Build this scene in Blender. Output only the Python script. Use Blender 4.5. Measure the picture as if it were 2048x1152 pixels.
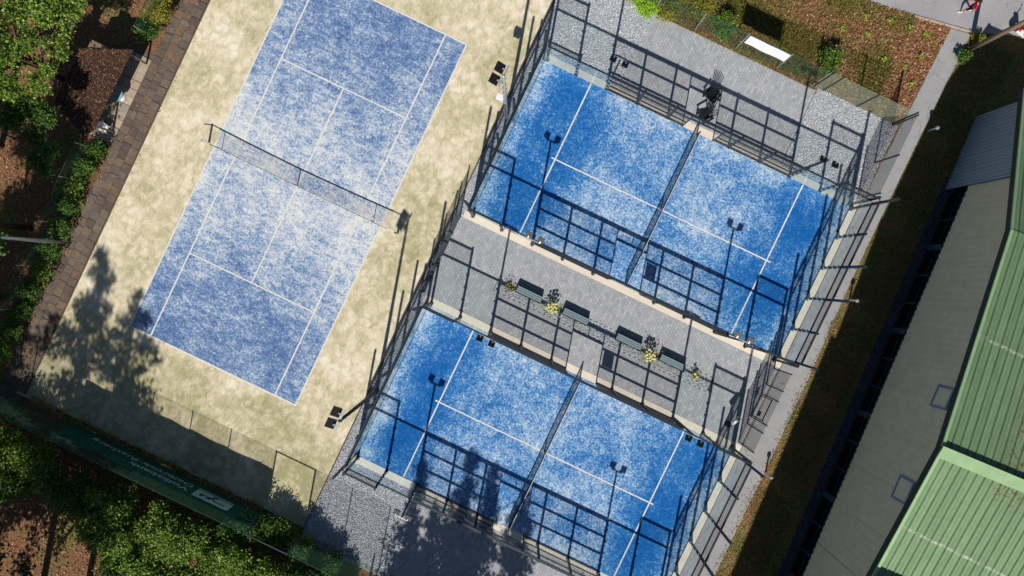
import bpy, math, random
import numpy as np
from mathutils import Vector, Matrix, Quaternion

# ------------------------------------------------------------------ camera, sky, sun, exposure
for o in list(bpy.data.objects): bpy.data.objects.remove(o)
S = bpy.context.scene
COL = S.collection
CAM = (14.18482, 0.72586, 47.36926); YAW, TX, TY = 0.44575, -0.01317, 0.00743
cd = bpy.data.cameras.new("camera"); co = bpy.data.objects.new("camera", cd); COL.objects.link(co)
Rm = Matrix.Rotation(YAW, 3, 'Z') @ Matrix.Rotation(math.hypot(TX, TY), 3, Vector((TX, TY, 0)).normalized())
co.matrix_world = Matrix.Translation(CAM) @ Rm.to_4x4()
cd.sensor_width = 36.0; cd.lens = 36.0*1593/2048; cd.clip_start = 0.5; cd.clip_end = 2000
S.camera = co
S.render.resolution_x, S.render.resolution_y = 1024, 576
SUN_AZ, SUN_EL = math.radians(105.0), math.radians(43.8)      # heading the shadows fall, sun height
sd = Vector((math.cos(SUN_AZ)*math.cos(SUN_EL), math.sin(SUN_AZ)*math.cos(SUN_EL), -math.sin(SUN_EL)))
W = bpy.data.worlds.new("World"); S.world = W; W.use_nodes = True
sky = W.node_tree.nodes.new("ShaderNodeTexSky"); sky.sky_type = 'NISHITA'; sky.sun_disc = False
sky.sun_elevation = SUN_EL; sky.sun_rotation = math.atan2(-sd.x, -sd.y)
sky.ozone_density = 3.0; sky.dust_density = 0.5
bg = W.node_tree.nodes["Background"]; bg.inputs[1].default_value = 0.052
W.node_tree.links.new(sky.outputs[0], bg.inputs[0])
sl = bpy.data.lights.new("sun", 'SUN'); sl.energy = 5.0; sl.angle = math.radians(0.55); sl.color = (1, 0.945, 0.86)
so = bpy.data.objects.new("sun", sl); COL.objects.link(so); so.rotation_euler = sd.to_track_quat('-Z', 'Y').to_euler()
so.location = (0, 0, 80)
S.view_settings.view_transform = 'Standard'; S.view_settings.look = 'None'
S.view_settings.exposure = 0.0; S.view_settings.gamma = 1.0; S.view_settings.use_curve_mapping = False
S.render.engine = 'CYCLES'
S.cycles.transparent_max_bounces = 24

rnd = random.Random(7); rng = np.random.default_rng(11)

# ------------------------------------------------------------------ helpers
def lin(c):
    if isinstance(c, str):
        c = [int(c[i:i+2], 16)/255 for i in (1, 3, 5)]
        return tuple(x/12.92 if x <= .04045 else ((x+.055)/1.055)**2.4 for x in c)
    return tuple(c)
def tag(o, label=None, cat=None, group=None, kind=None):
    if label: o['label'] = label
    if cat: o['category'] = cat
    if group: o['group'] = group
    if kind: o['kind'] = kind
    return o
def root_of(o):
    while o.parent: o = o.parent
    return o
def link(name, me, mat=None, parent=None, loc=(0, 0, 0)):
    o = bpy.data.objects.new(name, me); COL.objects.link(o)
    if mat is not None and me is not None and len(me.materials) == 0:
        for m in (mat if isinstance(mat, (list, tuple)) else [mat]): me.materials.append(m)
    o.parent = parent; o.location = loc
    return o
def thing(name, label, cat, loc=(0, 0, 0), group=None):
    o = bpy.data.objects.new(name, None); COL.objects.link(o); o.location = loc
    o.empty_display_size = 0.2
    return tag(o, label, cat, group)
def copy_tree(o, parent=None):
    c = o.copy(); COL.objects.link(c); c.parent = parent
    for ch in list(o.children): copy_tree(ch, c)
    return c
class MB:
    def __init__(s): s.v = []; s.f = []; s.m = []; s.mi = 0
    def add(s, vs, fs):
        n = len(s.v); s.v += [tuple(v) for v in vs]; s.f += [tuple(i+n for i in f) for f in fs]; s.m += [s.mi]*len(fs)
    def box(s, x0, x1, y0, y1, z0, z1):
        s.add([(x0,y0,z0),(x1,y0,z0),(x1,y1,z0),(x0,y1,z0),(x0,y0,z1),(x1,y0,z1),(x1,y1,z1),(x0,y1,z1)],
              [(3,2,1,0),(4,5,6,7),(0,1,5,4),(1,2,6,5),(2,3,7,6),(3,0,4,7)]); return s
    def bar(s, a, b, w, h=None, up=(0, 0, 1), caps=True):
        a = Vector(a); b = Vector(b); h = h or w; d = (b-a).normalized(); u = Vector(up)
        if abs(d.dot(u)) > .98: u = Vector((0, 1, 0))
        sx = d.cross(u).normalized()*(w/2); sz = sx.cross(d).normalized()*(h/2)
        c = [(-1,-1),(1,-1),(1,1),(-1,1)]
        vs = [p+sx*i+sz*j for p in (a, b) for i, j in c]
        fs = [(0,1,5,4),(1,2,6,5),(2,3,7,6),(3,0,4,7)] + ([(3,2,1,0),(4,5,6,7)] if caps else [])
        s.add(vs, fs); return s
    def tube(s, pts, rad, n=8, caps=True):
        pts = [Vector(p) for p in pts]; k = len(pts)
        if not isinstance(rad, (list, tuple)): rad = [rad]*k
        base = len(s.v); ref = None; vs = []
        for i, p in enumerate(pts):
            d = (pts[min(i+1, k-1)]-pts[max(i-1, 0)]).normalized()
            if ref is None:
                ref = Vector((1, 0, 0)) if abs(d.x) < .8 else Vector((0, 1, 0))
            a = (ref - d*ref.dot(d)).normalized(); ref = a; b = d.cross(a)
            for j in range(n):
                t = 2*math.pi*j/n; vs.append(p+(a*math.cos(t)+b*math.sin(t))*rad[i])
        fs = [(i*n+j, i*n+(j+1) % n, (i+1)*n+(j+1) % n, (i+1)*n+j) for i in range(k-1) for j in range(n)]
        if caps: fs += [tuple(range(n-1, -1, -1)), tuple((k-1)*n+j for j in range(n))]
        s.add(vs, fs); return s
    def lathe(s, c, prof, n=12):
        s.tube([(c[0], c[1], c[2]+z) for z, r in prof], [max(r, .001) for z, r in prof], n); return s
    def poly(s, pts, z0, z1=None):
        n = len(pts)
        if z1 is None: s.add([(x, y, z0) for x, y in pts], [tuple(range(n))]); return s
        s.add([(x, y, z0) for x, y in pts]+[(x, y, z1) for x, y in pts],
              [tuple(range(n-1, -1, -1)), tuple(range(n, 2*n))]+[(i, (i+1) % n, n+(i+1) % n, n+i) for i in range(n)]); return s
    def ball(s, c, r, nu=12, nv=8, sc=(1, 1, 1)):
        vs = []; fs = []
        for i in range(nv+1):
            ph = math.pi*i/nv
            for j in range(nu):
                t = 2*math.pi*j/nu
                vs.append((c[0]+r*sc[0]*math.sin(ph)*math.cos(t), c[1]+r*sc[1]*math.sin(ph)*math.sin(t), c[2]-r*sc[2]*math.cos(ph)))
        for i in range(nv):
            for j in range(nu): fs.append((i*nu+j, i*nu+(j+1) % nu, (i+1)*nu+(j+1) % nu, (i+1)*nu+j))
        s.add(vs, fs); return s
    def mesh(s, name, off=(0, 0, 0), smooth=False):
        me = bpy.data.meshes.new(name)
        me.from_pydata([(x-off[0], y-off[1], z-off[2]) for x, y, z in s.v], [], s.f)
        if any(s.m):
            me.polygons.foreach_set('material_index', s.m)
        if smooth: me.polygons.foreach_set('use_smooth', [True]*len(me.polygons))
        me.update(); return me
    def build(s, name, mat, parent=None, smooth=False):
        off = root_of(parent).location if parent is not None else (0, 0, 0)
        return link(name, s.mesh(name, off, smooth), mat, parent)
def np_mesh(name, V, nper, faces_idx):
    """V (N,k,3); faces_idx list of per-item polygons with equal length"""
    N, k, _ = V.shape
    me = bpy.data.meshes.new(name); me.vertices.add(N*k); me.vertices.foreach_set('co', V.reshape(-1).astype(np.float32))
    F = np.array(faces_idx); nf, L = F.shape
    idx = (np.arange(N)[:, None, None]*k + F[None]).reshape(-1)
    me.loops.add(len(idx)); me.loops.foreach_set('vertex_index', idx.astype(np.int32))
    me.polygons.add(N*nf); me.polygons.foreach_set('loop_start', (np.arange(N*nf)*L).astype(np.int32))
    try: me.polygons.foreach_set('loop_total', np.full(N*nf, L, np.int32))
    except Exception: pass
    me.update(calc_edges=True); me.shade_flat(); return me

# ------------------------------------------------------------------ materials
class NT:
    def __init__(s, name):
        s.mat = bpy.data.materials.new(name); s.mat.use_nodes = True; s.t = s.mat.node_tree
        s.b = s.t.nodes['Principled BSDF']; s.out = s.t.nodes['Material Output']
        s.b.inputs['Specular IOR Level'].default_value = 0.25
        g = s.t.nodes.new('ShaderNodeNewGeometry'); s.pos = g.outputs['Position']; s.geo = g
    def n(s, t, **kw):
        x = s.t.nodes.new(t)
        for k, v in kw.items():
            if k in ('ins',):
                for kk, vv in v.items():
                    if hasattr(vv, 'is_output'): s.t.links.new(vv, x.inputs[kk])
                    else: x.inputs[kk].default_value = vv
            else: setattr(x, k, v)
        return x
    def noise(s, scale, detail=4, rough=.55, dist=0, vec=None):
        return s.n('ShaderNodeTexNoise', ins={'Vector': vec or s.pos, 'Scale': scale, 'Detail': detail, 'Roughness': rough, 'Distortion': dist}).outputs['Fac']
    def math(s, op, a, b=0.0, c=0.0):
        x = s.n('ShaderNodeMath', operation=op, ins={0: a, 1: b}); 
        if op in ('MULTIPLY_ADD', 'SMOOTH_MIN'):
            x.inputs[2].default_value = c
        return x.outputs[0]
    def ramp(s, fac, stops):
        r = s.n('ShaderNodeValToRGB', ins={'Fac': fac}); e = r.color_ramp.elements
        while len(e) < len(stops): e.new(.5)
        for i, (p, c) in enumerate(stops):
            e[i].position = p; c = (c, c, c) if isinstance(c, (int, float)) else lin(c); e[i].color = (*c, 1)
        return r.outputs['Color']
    def mix(s, fac, a, b, mode='MIX'):
        x = s.n('ShaderNodeMixRGB', blend_type=mode)
        for i, v in ((0, fac), (1, a), (2, b)):
            if hasattr(v, 'is_output'): s.t.links.new(v, x.inputs[i])
            elif i == 0: x.inputs[0].default_value = v
            else: x.inputs[i].default_value = (*lin(v), 1)
        return x.outputs[0]
    def maprange(s, v, a, b, c=0., d=1., smooth=True):
        x = s.n('ShaderNodeMapRange', interpolation_type='SMOOTHSTEP' if smooth else 'LINEAR', ins={'Value': v, 'From Min': a, 'From Max': b, 'To Min': c, 'To Max': d})
        return x.outputs[0]
    def color(s, c):
        if hasattr(c, 'is_output'): s.t.links.new(c, s.b.inputs['Base Color'])
        else: s.b.inputs['Base Color'].default_value = (*lin(c), 1)
        return s
    def rough(s, r, metal=0, spec=None):
        if hasattr(r, 'is_output'): s.t.links.new(r, s.b.inputs['Roughness'])
        else: s.b.inputs['Roughness'].default_value = r
        s.b.inputs['Metallic'].default_value = metal
        if spec is not None: s.b.inputs['Specular IOR Level'].default_value = spec
        return s
    def bump(s, h, strength=.3, dist=.02):
        x = s.n('ShaderNodeBump', ins={'Height': h, 'Strength': strength, 'Distance': dist}); s.t.links.new(x.outputs[0], s.b.inputs['Normal']); return s
    def sep(s):
        x = s.n('ShaderNodeSeparateXYZ', ins={0: s.pos}); return x.outputs
    def island(s): return s.geo.outputs['Random Per Island']
    def objrand(s): return s.n('ShaderNodeObjectInfo').outputs['Random']
def simple(name, c, rough=.6, metal=0, spec=.3, var=.12, scale=3.0, bump=0):
    k = NT(name); f = k.noise(scale, 6, .65)
    d = k.ramp(f, [(.3, tuple(x*(1-var) for x in lin(c))), (.7, tuple(min(1, x*(1+var)) for x in lin(c)))])
    k.color(d).rough(rough, metal, spec)
    if bump: k.bump(k.noise(scale*20, 3), bump, .01)
    return k.mat
MT = {}
def court_mat(name, deep, mid, sand, kind, cx=0, cy=0):
    k = NT(name); p = k.sep()
    st = k.n('ShaderNodeVectorMath', operation='MULTIPLY', ins={0: k.pos, 1: (1.0, 3.2, 1.0) if kind == 'tennis' else (2.2, 1.2, 1.0)}).outputs[0]
    fine = k.noise(9.0, 5, .75, .4); med = k.noise(2.6, 6, .7, 1.0); drift = k.noise(1.0, 5, .65, .8, st); big = k.noise(.38, 4, .6, .4)
    ax = k.math('ABSOLUTE', k.math('SUBTRACT', p[0], cx)); ay = k.math('ABSOLUTE', k.math('SUBTRACT', p[1], cy))
    if kind == 'tennis':
        s_ = k.math('ADD', k.maprange(ay, 1.5, 9.5, .05, -.022), k.maprange(ax, 3.4, 5.2, 0, .012)); w = (.40, .24, .20, .18)
    else:
        a = k.maprange(ax, 4.0, 7.6, .02, -.055); b = k.maprange(ax, 8.3, 9.9, 0, .085); c_ = k.maprange(ay, 3.6, 4.9, 0, .025)
        s_ = k.math('ADD', k.math('ADD', a, b), c_); w = (.46, .24, .12, .20)
    v = s_
    for q, ww in zip((fine, med, drift, big), w): v = k.math('ADD', v, k.math('MULTIPLY', q, ww))
    if kind == 'tennis': col = k.ramp(v, [(.43, deep), (.495, mid), (.55, sand[0]), (.62, sand[1])])
    else: col = k.ramp(v, [(.43, deep), (.50, mid), (.56, sand[0]), (.63, sand[1])])
    k.color(col).rough(.93, 0, .1).bump(fine, .25, .02)
    return k.mat
MT['tennis'] = court_mat('tennis_turf', '#496494', '#6e89b0', ('#abb9cb', '#dcdcd8'), 'tennis')
MT['padel1'] = court_mat('padel_turf_upper', '#115aa2', '#3a77b4', ('#8cadce', '#d0d7dd'), 'padel', 20.1, 8.0)
MT['padel2'] = court_mat('padel_turf_lower', '#115aa2', '#3a77b4', ('#8cadce', '#d0d7dd'), 'padel', 20.1, -8.0)
def m_sand():
    k = NT('sanded_turf'); w = k.noise(1.9, 7, .75, 1.0, k.n('ShaderNodeVectorMath', operation='MULTIPLY', ins={0: k.pos, 1: (1.5, .9, 1)}).outputs[0]); b = k.noise(.3, 5, .65); f = k.noise(14, 5, .8)
    nz = k.n('ShaderNodeVectorMath', operation='SCALE', ins={0: k.n('ShaderNodeTexNoise', ins={'Vector': k.pos, 'Scale': .8, 'Detail': 3}).outputs['Color'], 'Scale': 1.3}).outputs[0]
    vor = k.n('ShaderNodeTexVoronoi', feature='F1', ins={'Vector': k.n('ShaderNodeVectorMath', operation='ADD', ins={0: k.pos, 1: nz}).outputs[0], 'Scale': 1.7}).outputs['Distance']
    sc = k.maprange(vor, .30, .60, 0, 1)
    v = k.math('ADD', k.math('ADD', k.math('MULTIPLY', w, .38), k.math('MULTIPLY', b, .40)), k.math('MULTIPLY', f, .26))
    v = k.math('SUBTRACT', v, k.math('MULTIPLY', sc, .05))
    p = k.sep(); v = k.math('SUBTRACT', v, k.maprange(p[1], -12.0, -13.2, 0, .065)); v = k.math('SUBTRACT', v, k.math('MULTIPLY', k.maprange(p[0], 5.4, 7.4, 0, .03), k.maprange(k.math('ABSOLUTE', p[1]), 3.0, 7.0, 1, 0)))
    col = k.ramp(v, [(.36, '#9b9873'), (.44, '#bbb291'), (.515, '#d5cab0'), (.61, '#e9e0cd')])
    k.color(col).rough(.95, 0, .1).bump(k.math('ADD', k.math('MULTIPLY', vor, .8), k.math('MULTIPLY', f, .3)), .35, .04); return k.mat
MT['sand'] = m_sand()
def m_soil():
    k = NT('leaf_litter_soil'); a = k.noise(9, 6, .75); b = k.noise(.35, 4, .6); c = k.noise(30, 3, .7)
    v = k.math('ADD', k.math('MULTIPLY', a, .65), k.math('MULTIPLY', c, .35))
    br = k.ramp(v, [(.35, '#45332a'), (.5, '#765741'), (.62, '#a07b58'), (.72, '#be9870')])
    gr = k.ramp(v, [(.35, '#333c1e'), (.5, '#626635'), (.68, '#978e54')])
    k.color(k.mix(k.maprange(b, .5, .62), br, gr)).rough(.95, 0, .1).bump(v, .8, .05); return k.mat
MT['soil'] = m_soil()
def m_grass():
    k = NT('mown_grass'); a = k.noise(12, 5, .75); b = k.noise(.9, 4, .6)
    g = k.ramp(a, [(.3, '#323d20'), (.5, '#626836'), (.7, '#959156')]); l = k.ramp(a, [(.3, '#483624'), (.55, '#876c48'), (.72, '#b39165')])
    k.color(k.mix(k.maprange(b, .42, .6), g, l)).rough(.95, 0, .1).bump(a, .8, .05); return k.mat
MT['grass'] = m_grass()
def m_asphalt(name, c0, c1, grain=26):
    k = NT(name); f = k.noise(grain, 4, .8); b = k.noise(.7, 5, .65)
    cr = k.n('ShaderNodeTexVoronoi', feature='DISTANCE_TO_EDGE', ins={'Vector': k.n('ShaderNodeVectorMath', operation='ADD', ins={0: k.pos, 1: k.n('ShaderNodeTexNoise', ins={'Vector': k.pos, 'Scale': 1.2, 'Detail': 5}).outputs['Color']}).outputs[0], 'Scale': .45}).outputs['Distance']
    col = k.ramp(k.math('ADD', k.math('MULTIPLY', f, .55), k.math('MULTIPLY', b, .45)), [(.32, c0), (.68, c1)])
    col = k.mix(k.math('MULTIPLY', k.maprange(cr, 0, .012, 1, 0), .35), col, '#3a3a3c')
    k.color(col).rough(.9, 0, .2).bump(f, .35, .01); return k.mat
MT['asphalt'] = m_asphalt('asphalt', '#86868c', '#aba9aa'); MT['path'] = m_asphalt('path_asphalt', '#88898c', '#a5a5a6', 34)
def m_island(name, cols, rough=.85, mode='island', grain=20, gam=.18, bump=.2, spec=.2):
    k = NT(name); r = k.island() if mode == 'island' else k.objrand()
    n = len(cols); col = k.ramp(r, [((i+.5)/n, c) for i, c in enumerate(cols)])
    f = k.noise(grain, 5, .7); d = k.ramp(f, [(.25, 1-gam), (.75, 1+gam*.5)])
    k.color(k.mix(1, col, d, 'MULTIPLY')).rough(rough, 0, spec)
    if bump: k.bump(f, bump, .01)
    return k.mat
MT['paver'] = m_island('grey_block_paver', ['#9a9da3', '#a4a7ac', '#9ea1a7', '#a9acb0', '#a2a5aa', '#afb1b5'], .9, grain=18, gam=.12)
MT['joint'] = simple('joint_sand', '#5f5d59', .95, 0, .1, .2, 8)
MT['slab'] = m_island('weathered_slab', ['#695c54', '#72665d', '#63574f', '#766a60', '#7d6752', '#675d57', '#6f665f', '#67574d', '#776d62', '#60554f'], .92, 'object', 4, .4, .3)
MT['gravel'] = m_island('grey_gravel', ['#858b95', '#ccd1d8', '#eceff2', '#a2a8b3', '#fafafa', '#c2c8d0', '#8b919b', '#e0e4e9'], .9, grain=9, gam=.1, bump=0)
MT['gbed'] = simple('gravel_bed', '#a2a5ab', .95, 0, .1, .3, 14, .3)
MT['concrete'] = simple('pale_concrete', '#d9cfc0', .9, 0, .2, .07, 2.2, .15)
MT['kerbstone'] = simple('kerb_concrete', '#b5a390', .9, 0, .2, .15, 3, .2)
MT['edging'] = simple('brown_edging', '#5f4d43', .9, 0, .2, .25, 5, .2)
def m_line():
    k = NT('white_line'); f = k.noise(9, 5, .7); k.color(k.ramp(f, [(.3, '#b9bcc0'), (.55, '#dedbd4'), (.7, '#eae5dc')])).rough(.9); return k.mat
MT['line'] = m_line()
MT['steel'] = simple('anthracite_steel', '#28313a', .45, .2, .4, .15, 4)
MT['wire'] = simple('coated_wire', '#333b41', .32, .85, .5, .1, 4)
MT['black'] = simple('black_plastic', '#1b1b1d', .45, 0, .4, .15, 6)
MT['galv'] = simple('galvanised_steel', '#b4b8ba', .45, .5, .5, .12, 5)
MT['white'] = simple('white_plastic', '#e2e4e6', .5, 0, .4, .05, 5)
MT['bannerwhite'] = simple('white_banner_cloth', '#dfe3ea', .7, 0, .2, .06, 3)
MT['netblack'] = simple('net_cord', '#15191d', .8, 0, .1, .1, 5)
MT['greenwire'] = simple('green_coated_wire', '#28523f', .5, 0, .3, .15, 5)
MT['rodgrey'] = simple('rod_fence_grey', '#4b5458', .5, .2, .3, .1, 5)
MT['rodsage'] = simple('rod_fence_sage', '#8f9a86', .5, .1, .3, .1, 5)
MT['benchslat'] = simple('bench_slat_grey_green', '#73888c', .6, 0, .3, .12, 9)
MT['benchdark'] = simple('bench_dark_panel', '#26363d', .6, 0, .3, .12, 6)
MT['lamp_face'] = simple('floodlight_housing', '#17181a', .5, .2, .4, .1, 8)
MT['wood'] = simple('weathered_wood_pole', '#7a6a58', .9, 0, .2, .2, 6, .4)
MT['bark'] = simple('bark', '#4a3b30', .95, 0, .1, .3, 7, .6)
def m_glass():
    k = NT('tinted_glass'); nd = k.t.nodes
    tr = k.n('ShaderNodeBsdfTransparent', ins={'Color': (.935, .972, .968, 1)}); gl = k.n('ShaderNodeBsdfGlossy', ins={'Color': (.9, .95, .95, 1), 'Roughness': .03})
    lw = k.n('ShaderNodeLayerWeight', ins={'Blend': .5}).outputs['Facing']; fr = k.math('MULTIPLY_ADD', k.math('POWER', lw, 5.0), .55, .03)
    mx = k.n('ShaderNodeMixShader', ins={0: fr, 1: tr.outputs[0], 2: gl.outputs[0]})
    k.t.links.new(mx.outputs[0], k.out.inputs['Surface']); return k.mat
MT['glass'] = m_glass()
def m_screen():
    k = NT('green_windscreen_fabric'); f = k.noise(5, 4, .6)
    col = k.ramp(f, [(.35, '#12403a'), (.65, '#225a50')]); k.color(col).rough(.9, 0, .1)
    tr = k.n('ShaderNodeBsdfTransparent', ins={'Color': (.8, .95, .9, 1)}); mx = k.n('ShaderNodeMixShader', ins={0: .91, 1: tr.outputs[0], 2: k.b.outputs[0]})
    k.t.links.new(mx.outputs[0], k.out.inputs['Surface']); return k.mat
MT['screen'] = m_screen()
def m_leaf(name, cols, transl=.35):
    k = NT(name); n = len(cols)
    col = k.ramp(k.island(), [((i+.5)/n, c) for i, c in enumerate(cols)])
    k.color(col).rough(.5, 0, .35)
    t = k.n('ShaderNodeBsdfTranslucent', ins={'Color': col}); mx = k.n('ShaderNodeMixShader', ins={0: transl, 1: k.b.outputs[0], 2: t.outputs[0]})
    k.t.links.new(mx.outputs[0], k.out.inputs['Surface']); return k.mat
MT['leaf'] = m_leaf('broad_leaves', ['#40601f', '#789a36', '#547b27', '#9ab647', '#628a2e', '#b8c862', '#36521d'])
MT['leafdark'] = m_leaf('dark_green_leaves', ['#2c4a22', '#436b2b', '#628a34', '#30552a', '#7fa040', '#4a742e'])
MT['conifer'] = m_leaf('conifer_needles', ['#22381f', '#2c4826', '#38552b', '#1f3320'], .15)
MT['leafyellow'] = m_leaf('yellow_green_leaves', ['#7e8a34', '#b0a544', '#5f7a2c', '#c4a84a', '#8f9a3c'])
MT['limeleaf'] = m_leaf('lime_leaves', ['#8fc02c', '#a8d03c', '#78a828', '#b8d850'])
MT['hydrangea'] = simple('cream_flower_heads', '#d9d191', .8, 0, .2, .15, 20)
MT['dryleaf'] = m_leaf('dry_fallen_leaves', ['#8a5c3f', '#a97552', '#6e4732', '#c59870', '#7d5540', '#b98258', '#5a3c2c', '#d0aa84'], .15)
MT['drygrass'] = m_leaf('dry_grass_blades', ['#b49a58', '#cdb474', '#8d8640', '#717a34', '#d8bf90', '#a88a58', '#5f6e30'], .25)
MT['bankgrass'] = m_leaf('olive_grass_blades', ['#6c7f30', '#88923c', '#99974c', '#5c7530', '#aaa058', '#7c8a38'], .3)
MT['greengrass'] = m_leaf('green_grass_blades', ['#5a7530', '#758a3a', '#8a924c', '#4d642c', '#9c9256'], .3)

# ------------------------------------------------------------------ large setting
def struct(name, mb, mat, parent=None):
    o = mb.build(name, mat, parent)
    if parent is None: o['kind'] = 'structure'
    return o
struct('ground', MB().poly([(-400,-400),(400,-400),(400,400),(-400,400)], -0.06), MT['soil'])
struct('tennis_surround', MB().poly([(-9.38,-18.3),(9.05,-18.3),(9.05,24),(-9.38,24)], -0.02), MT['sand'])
tc = struct('tennis_court', MB().poly([(-5.485,-11.885),(5.485,-11.885),(5.485,11.885),(-5.485,11.885)], -0.014), MT['tennis'])
def court_line(parent, x0, x1, y0, y1, z): MB().box(x0, x1, y0, y1, z-.003, z).build('court_line', MT['line'], parent)
LW = .085
for sx in (-1, 1):
    court_line(tc, sx*5.485-LW/2, sx*5.485+LW/2, -11.93, 11.93, -.006)
    court_line(tc, sx*4.115-LW/2, sx*4.115+LW/2, -11.83, 11.83, -.006)
for y, w in ((-11.885, .1), (11.885, .1)): court_line(tc, -5.45, 5.45, y-w/2, y+w/2, -.005)
for y in (-6.4, 6.4): court_line(tc, -4.08, 4.08, y-LW/2, y+LW/2, -.005)
court_line(tc, -LW/2, LW/2, -6.365, 6.365, -.004)
PX, PY = 20.1, 8.0
padel_surface = {}
for nm, cy in (('padel1', 8.0), ('padel2', -8.0)):
    pc = struct('padel_court', MB().poly([(PX-9.99,cy-4.99),(PX+9.99,cy-4.99),(PX+9.99,cy+4.99),(PX-9.99,cy+4.99)], 0.0), MT[nm])
    for sx in (-1, 1): court_line(pc, PX+sx*6.95-.04, PX+sx*6.95+.04, cy-4.95, cy+4.95, .007)
    court_line(pc, PX-7.2, PX+7.2, cy-.04, cy+.04, .009)
    padel_surface[nm] = pc
    k = .44                                                        # concrete foundation strip
    for i, (x0, x1, y0, y1) in enumerate([(PX-10.0-k, PX+10.0+k, cy+5.0, cy+5.0+k), (PX-10.0-k, PX+10.0+k, cy-5.0-k, cy-5.0),
                              (PX-10.0-.25, PX-10.0, cy-5.0, cy+5.0), (PX+10.0, PX+10.0+k, cy-5.0, cy+5.0)]):
        struct('foundation_strip', MB().box(x0, x1, y0, y1, -.25, .012 if i < 2 else .010), MT['concrete'])
struct('asphalt_path', MB().poly([(30.56,-40),(32.4,-40),(32.45,-5),(32.35,3),(32.1,9),(32.05,16),(32.1,25.2),(30.9,25.0),(30.8,19.3),(30.6,13.6)], -.02), MT['path'])
road = struct('road', MB().poly([(-60,13),(10,22.4),(25.87,24.45),(29.3,24.82),(32.14,25.35),(34.94,26.4),(80,36),(80,120),(-60,120)], -.035), MT['asphalt'])
a, b = Vector((28.6, 24.72, 0)), Vector((32.3, 25.36, 0)); kn = 4
for i in range(kn):
    p, q = a.lerp(b, i/kn+.004), a.lerp(b, (i+1)/kn-.004)
    MB().bar((p.x, p.y, -.02), (q.x, q.y, -.02), .12, .1).build('kerb_stone', MT['kerbstone'], road)
struct('grass_strip', MB().poly([(32.4,-40),(35.2,-40),(36.9,-20),(36.0,-5),(35.4,8),(34.6,16),(34.6,21.5),(40,22),(60,24),(60,32),(34.94,26.35),(32.5,25.3),(32.1,25.0),(32.05,16),(32.1,9),(32.35,3),(32.45,-5)], -.03), MT['grass'])
struct('tennis_edging', MB().box(-9.46, -9.38, -18.3, 24, -.1, .035), MT['edging'])
struct('tennis_edging', MB().box(9.05, 9.12, -18.3, 24, -.1, .02), MT['edging'])
struct('tennis_edging', MB().box(-9.9, -7.4, -18.42, -18.3, -.1, .06), MT['kerbstone'])

# paving slabs along the left
bed = struct('slab_path', MB().poly([(-11.0,-19.5),(-9.47,-19.5),(-9.47,24),(-11.0,24)], -.04), MT['joint'])
bed2 = struct('slab_terrace', MB().poly([(-12.9,-2.6),(-11.01,-2.6),(-11.01,3.3),(-12.9,3.3)], -.041), MT['joint'])
sm = MB().box(-.242, .242, -.242, .242, -.05, 0).mesh('paving_slab'); sm.materials.append(MT['slab'])
sm2 = sm.copy(); sm2.materials.clear(); MT['paleslab'] = m_island('pale_terrace_slab', ['#b3a28f', '#a89886', '#beae9b', '#9f9183'], .92, 'object', 4, .3, .3); sm2.materials.append(MT['paleslab'])
def slab(parent, x, y, z=.0, me=None):
    o = link('paving_slab', me or sm, None, parent, (x, y, z+rnd.uniform(-.006, .01)))
    o.rotation_euler = (rnd.gauss(0, .008), rnd.gauss(0, .008), rnd.gauss(0, .014))
y = -18.6
while y < 11.5:
    for i in range(3): slab(bed, -10.74+.505*i+rnd.gauss(0, .008), y+rnd.gauss(0, .01)+(.12 if i == 1 else 0))
    y += .505
y = -2.3
while y < 3.2:
    for i in range(3): slab(bed2, -11.28-.505*i, y+rnd.gauss(0, .01), 0, sm2)
    y += .505

# block pavers (too small to pick apart: joined real blocks)
def pavers(name, x0, x1, y0, y1, label, skip=None, wx=.165, wy=.245):
    struct('paver_bed', MB().poly([(x0, y0), (x1, y0), (x1, y1), (x0, y1)], -.03), MT['joint'])
    P = []
    nx = int((x1-x0)/wx)
    for i in range(nx):
        yy = y0 - (wy/2 if i % 2 else 0)
        while yy < y1-.02:
            a, b = max(yy, y0), min(yy+wy, y1); cx_ = x0+(i+.5)*wx
            if b-a > .04 and not (skip and skip[0] < cx_ < skip[1] and skip[2] < (a+b)/2 < skip[3]):
                P.append((cx_, (a+b)/2, b-a))
            yy += wy
    P = np.array(P); n = len(P); g = .004
    V = np.zeros((n, 8, 3)); hx = wx/2-g; hy = P[:, 2]/2-g
    for j, (sx, sy, t) in enumerate([(-1,-1,0),(1,-1,0),(1,1,0),(-1,1,0),(-1,-1,1),(1,-1,1),(1,1,1),(-1,1,1)]):
        V[:, j, 0] = P[:, 0]+sx*hx; V[:, j, 1] = P[:, 1]+sy*hy; V[:, j, 2] = -.03 if t == 0 else 0.
    V[:, 4:, 2] += rng.normal(0, .0018, n)[:, None] - .002 + rng.normal(0, .0012, (n, 4))
    me = np_mesh(name, V, 8, [(4,5,6,7),(0,1,5,4),(1,2,6,5),(2,3,7,6),(3,0,4,7)])
    o = link(name, me, MT['paver']); return tag(o, label, 'paving', kind='stuff')
pavers('block_paving', 9.2, 30.55, -2.555, 2.555, 'grey block paving of the walkway between the two padel courts', skip=(13.2, 27.3, -.56, .36))
pavers('block_paving', 14.75, 25.35, 13.445, 18.3, 'grey block paving behind the padel court nearest the road', None)
pavers('block_paving', 15.0, 25.35, -18.6, -13.445, 'tree-shaded grey block paving beside the lower padel court', None)

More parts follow.
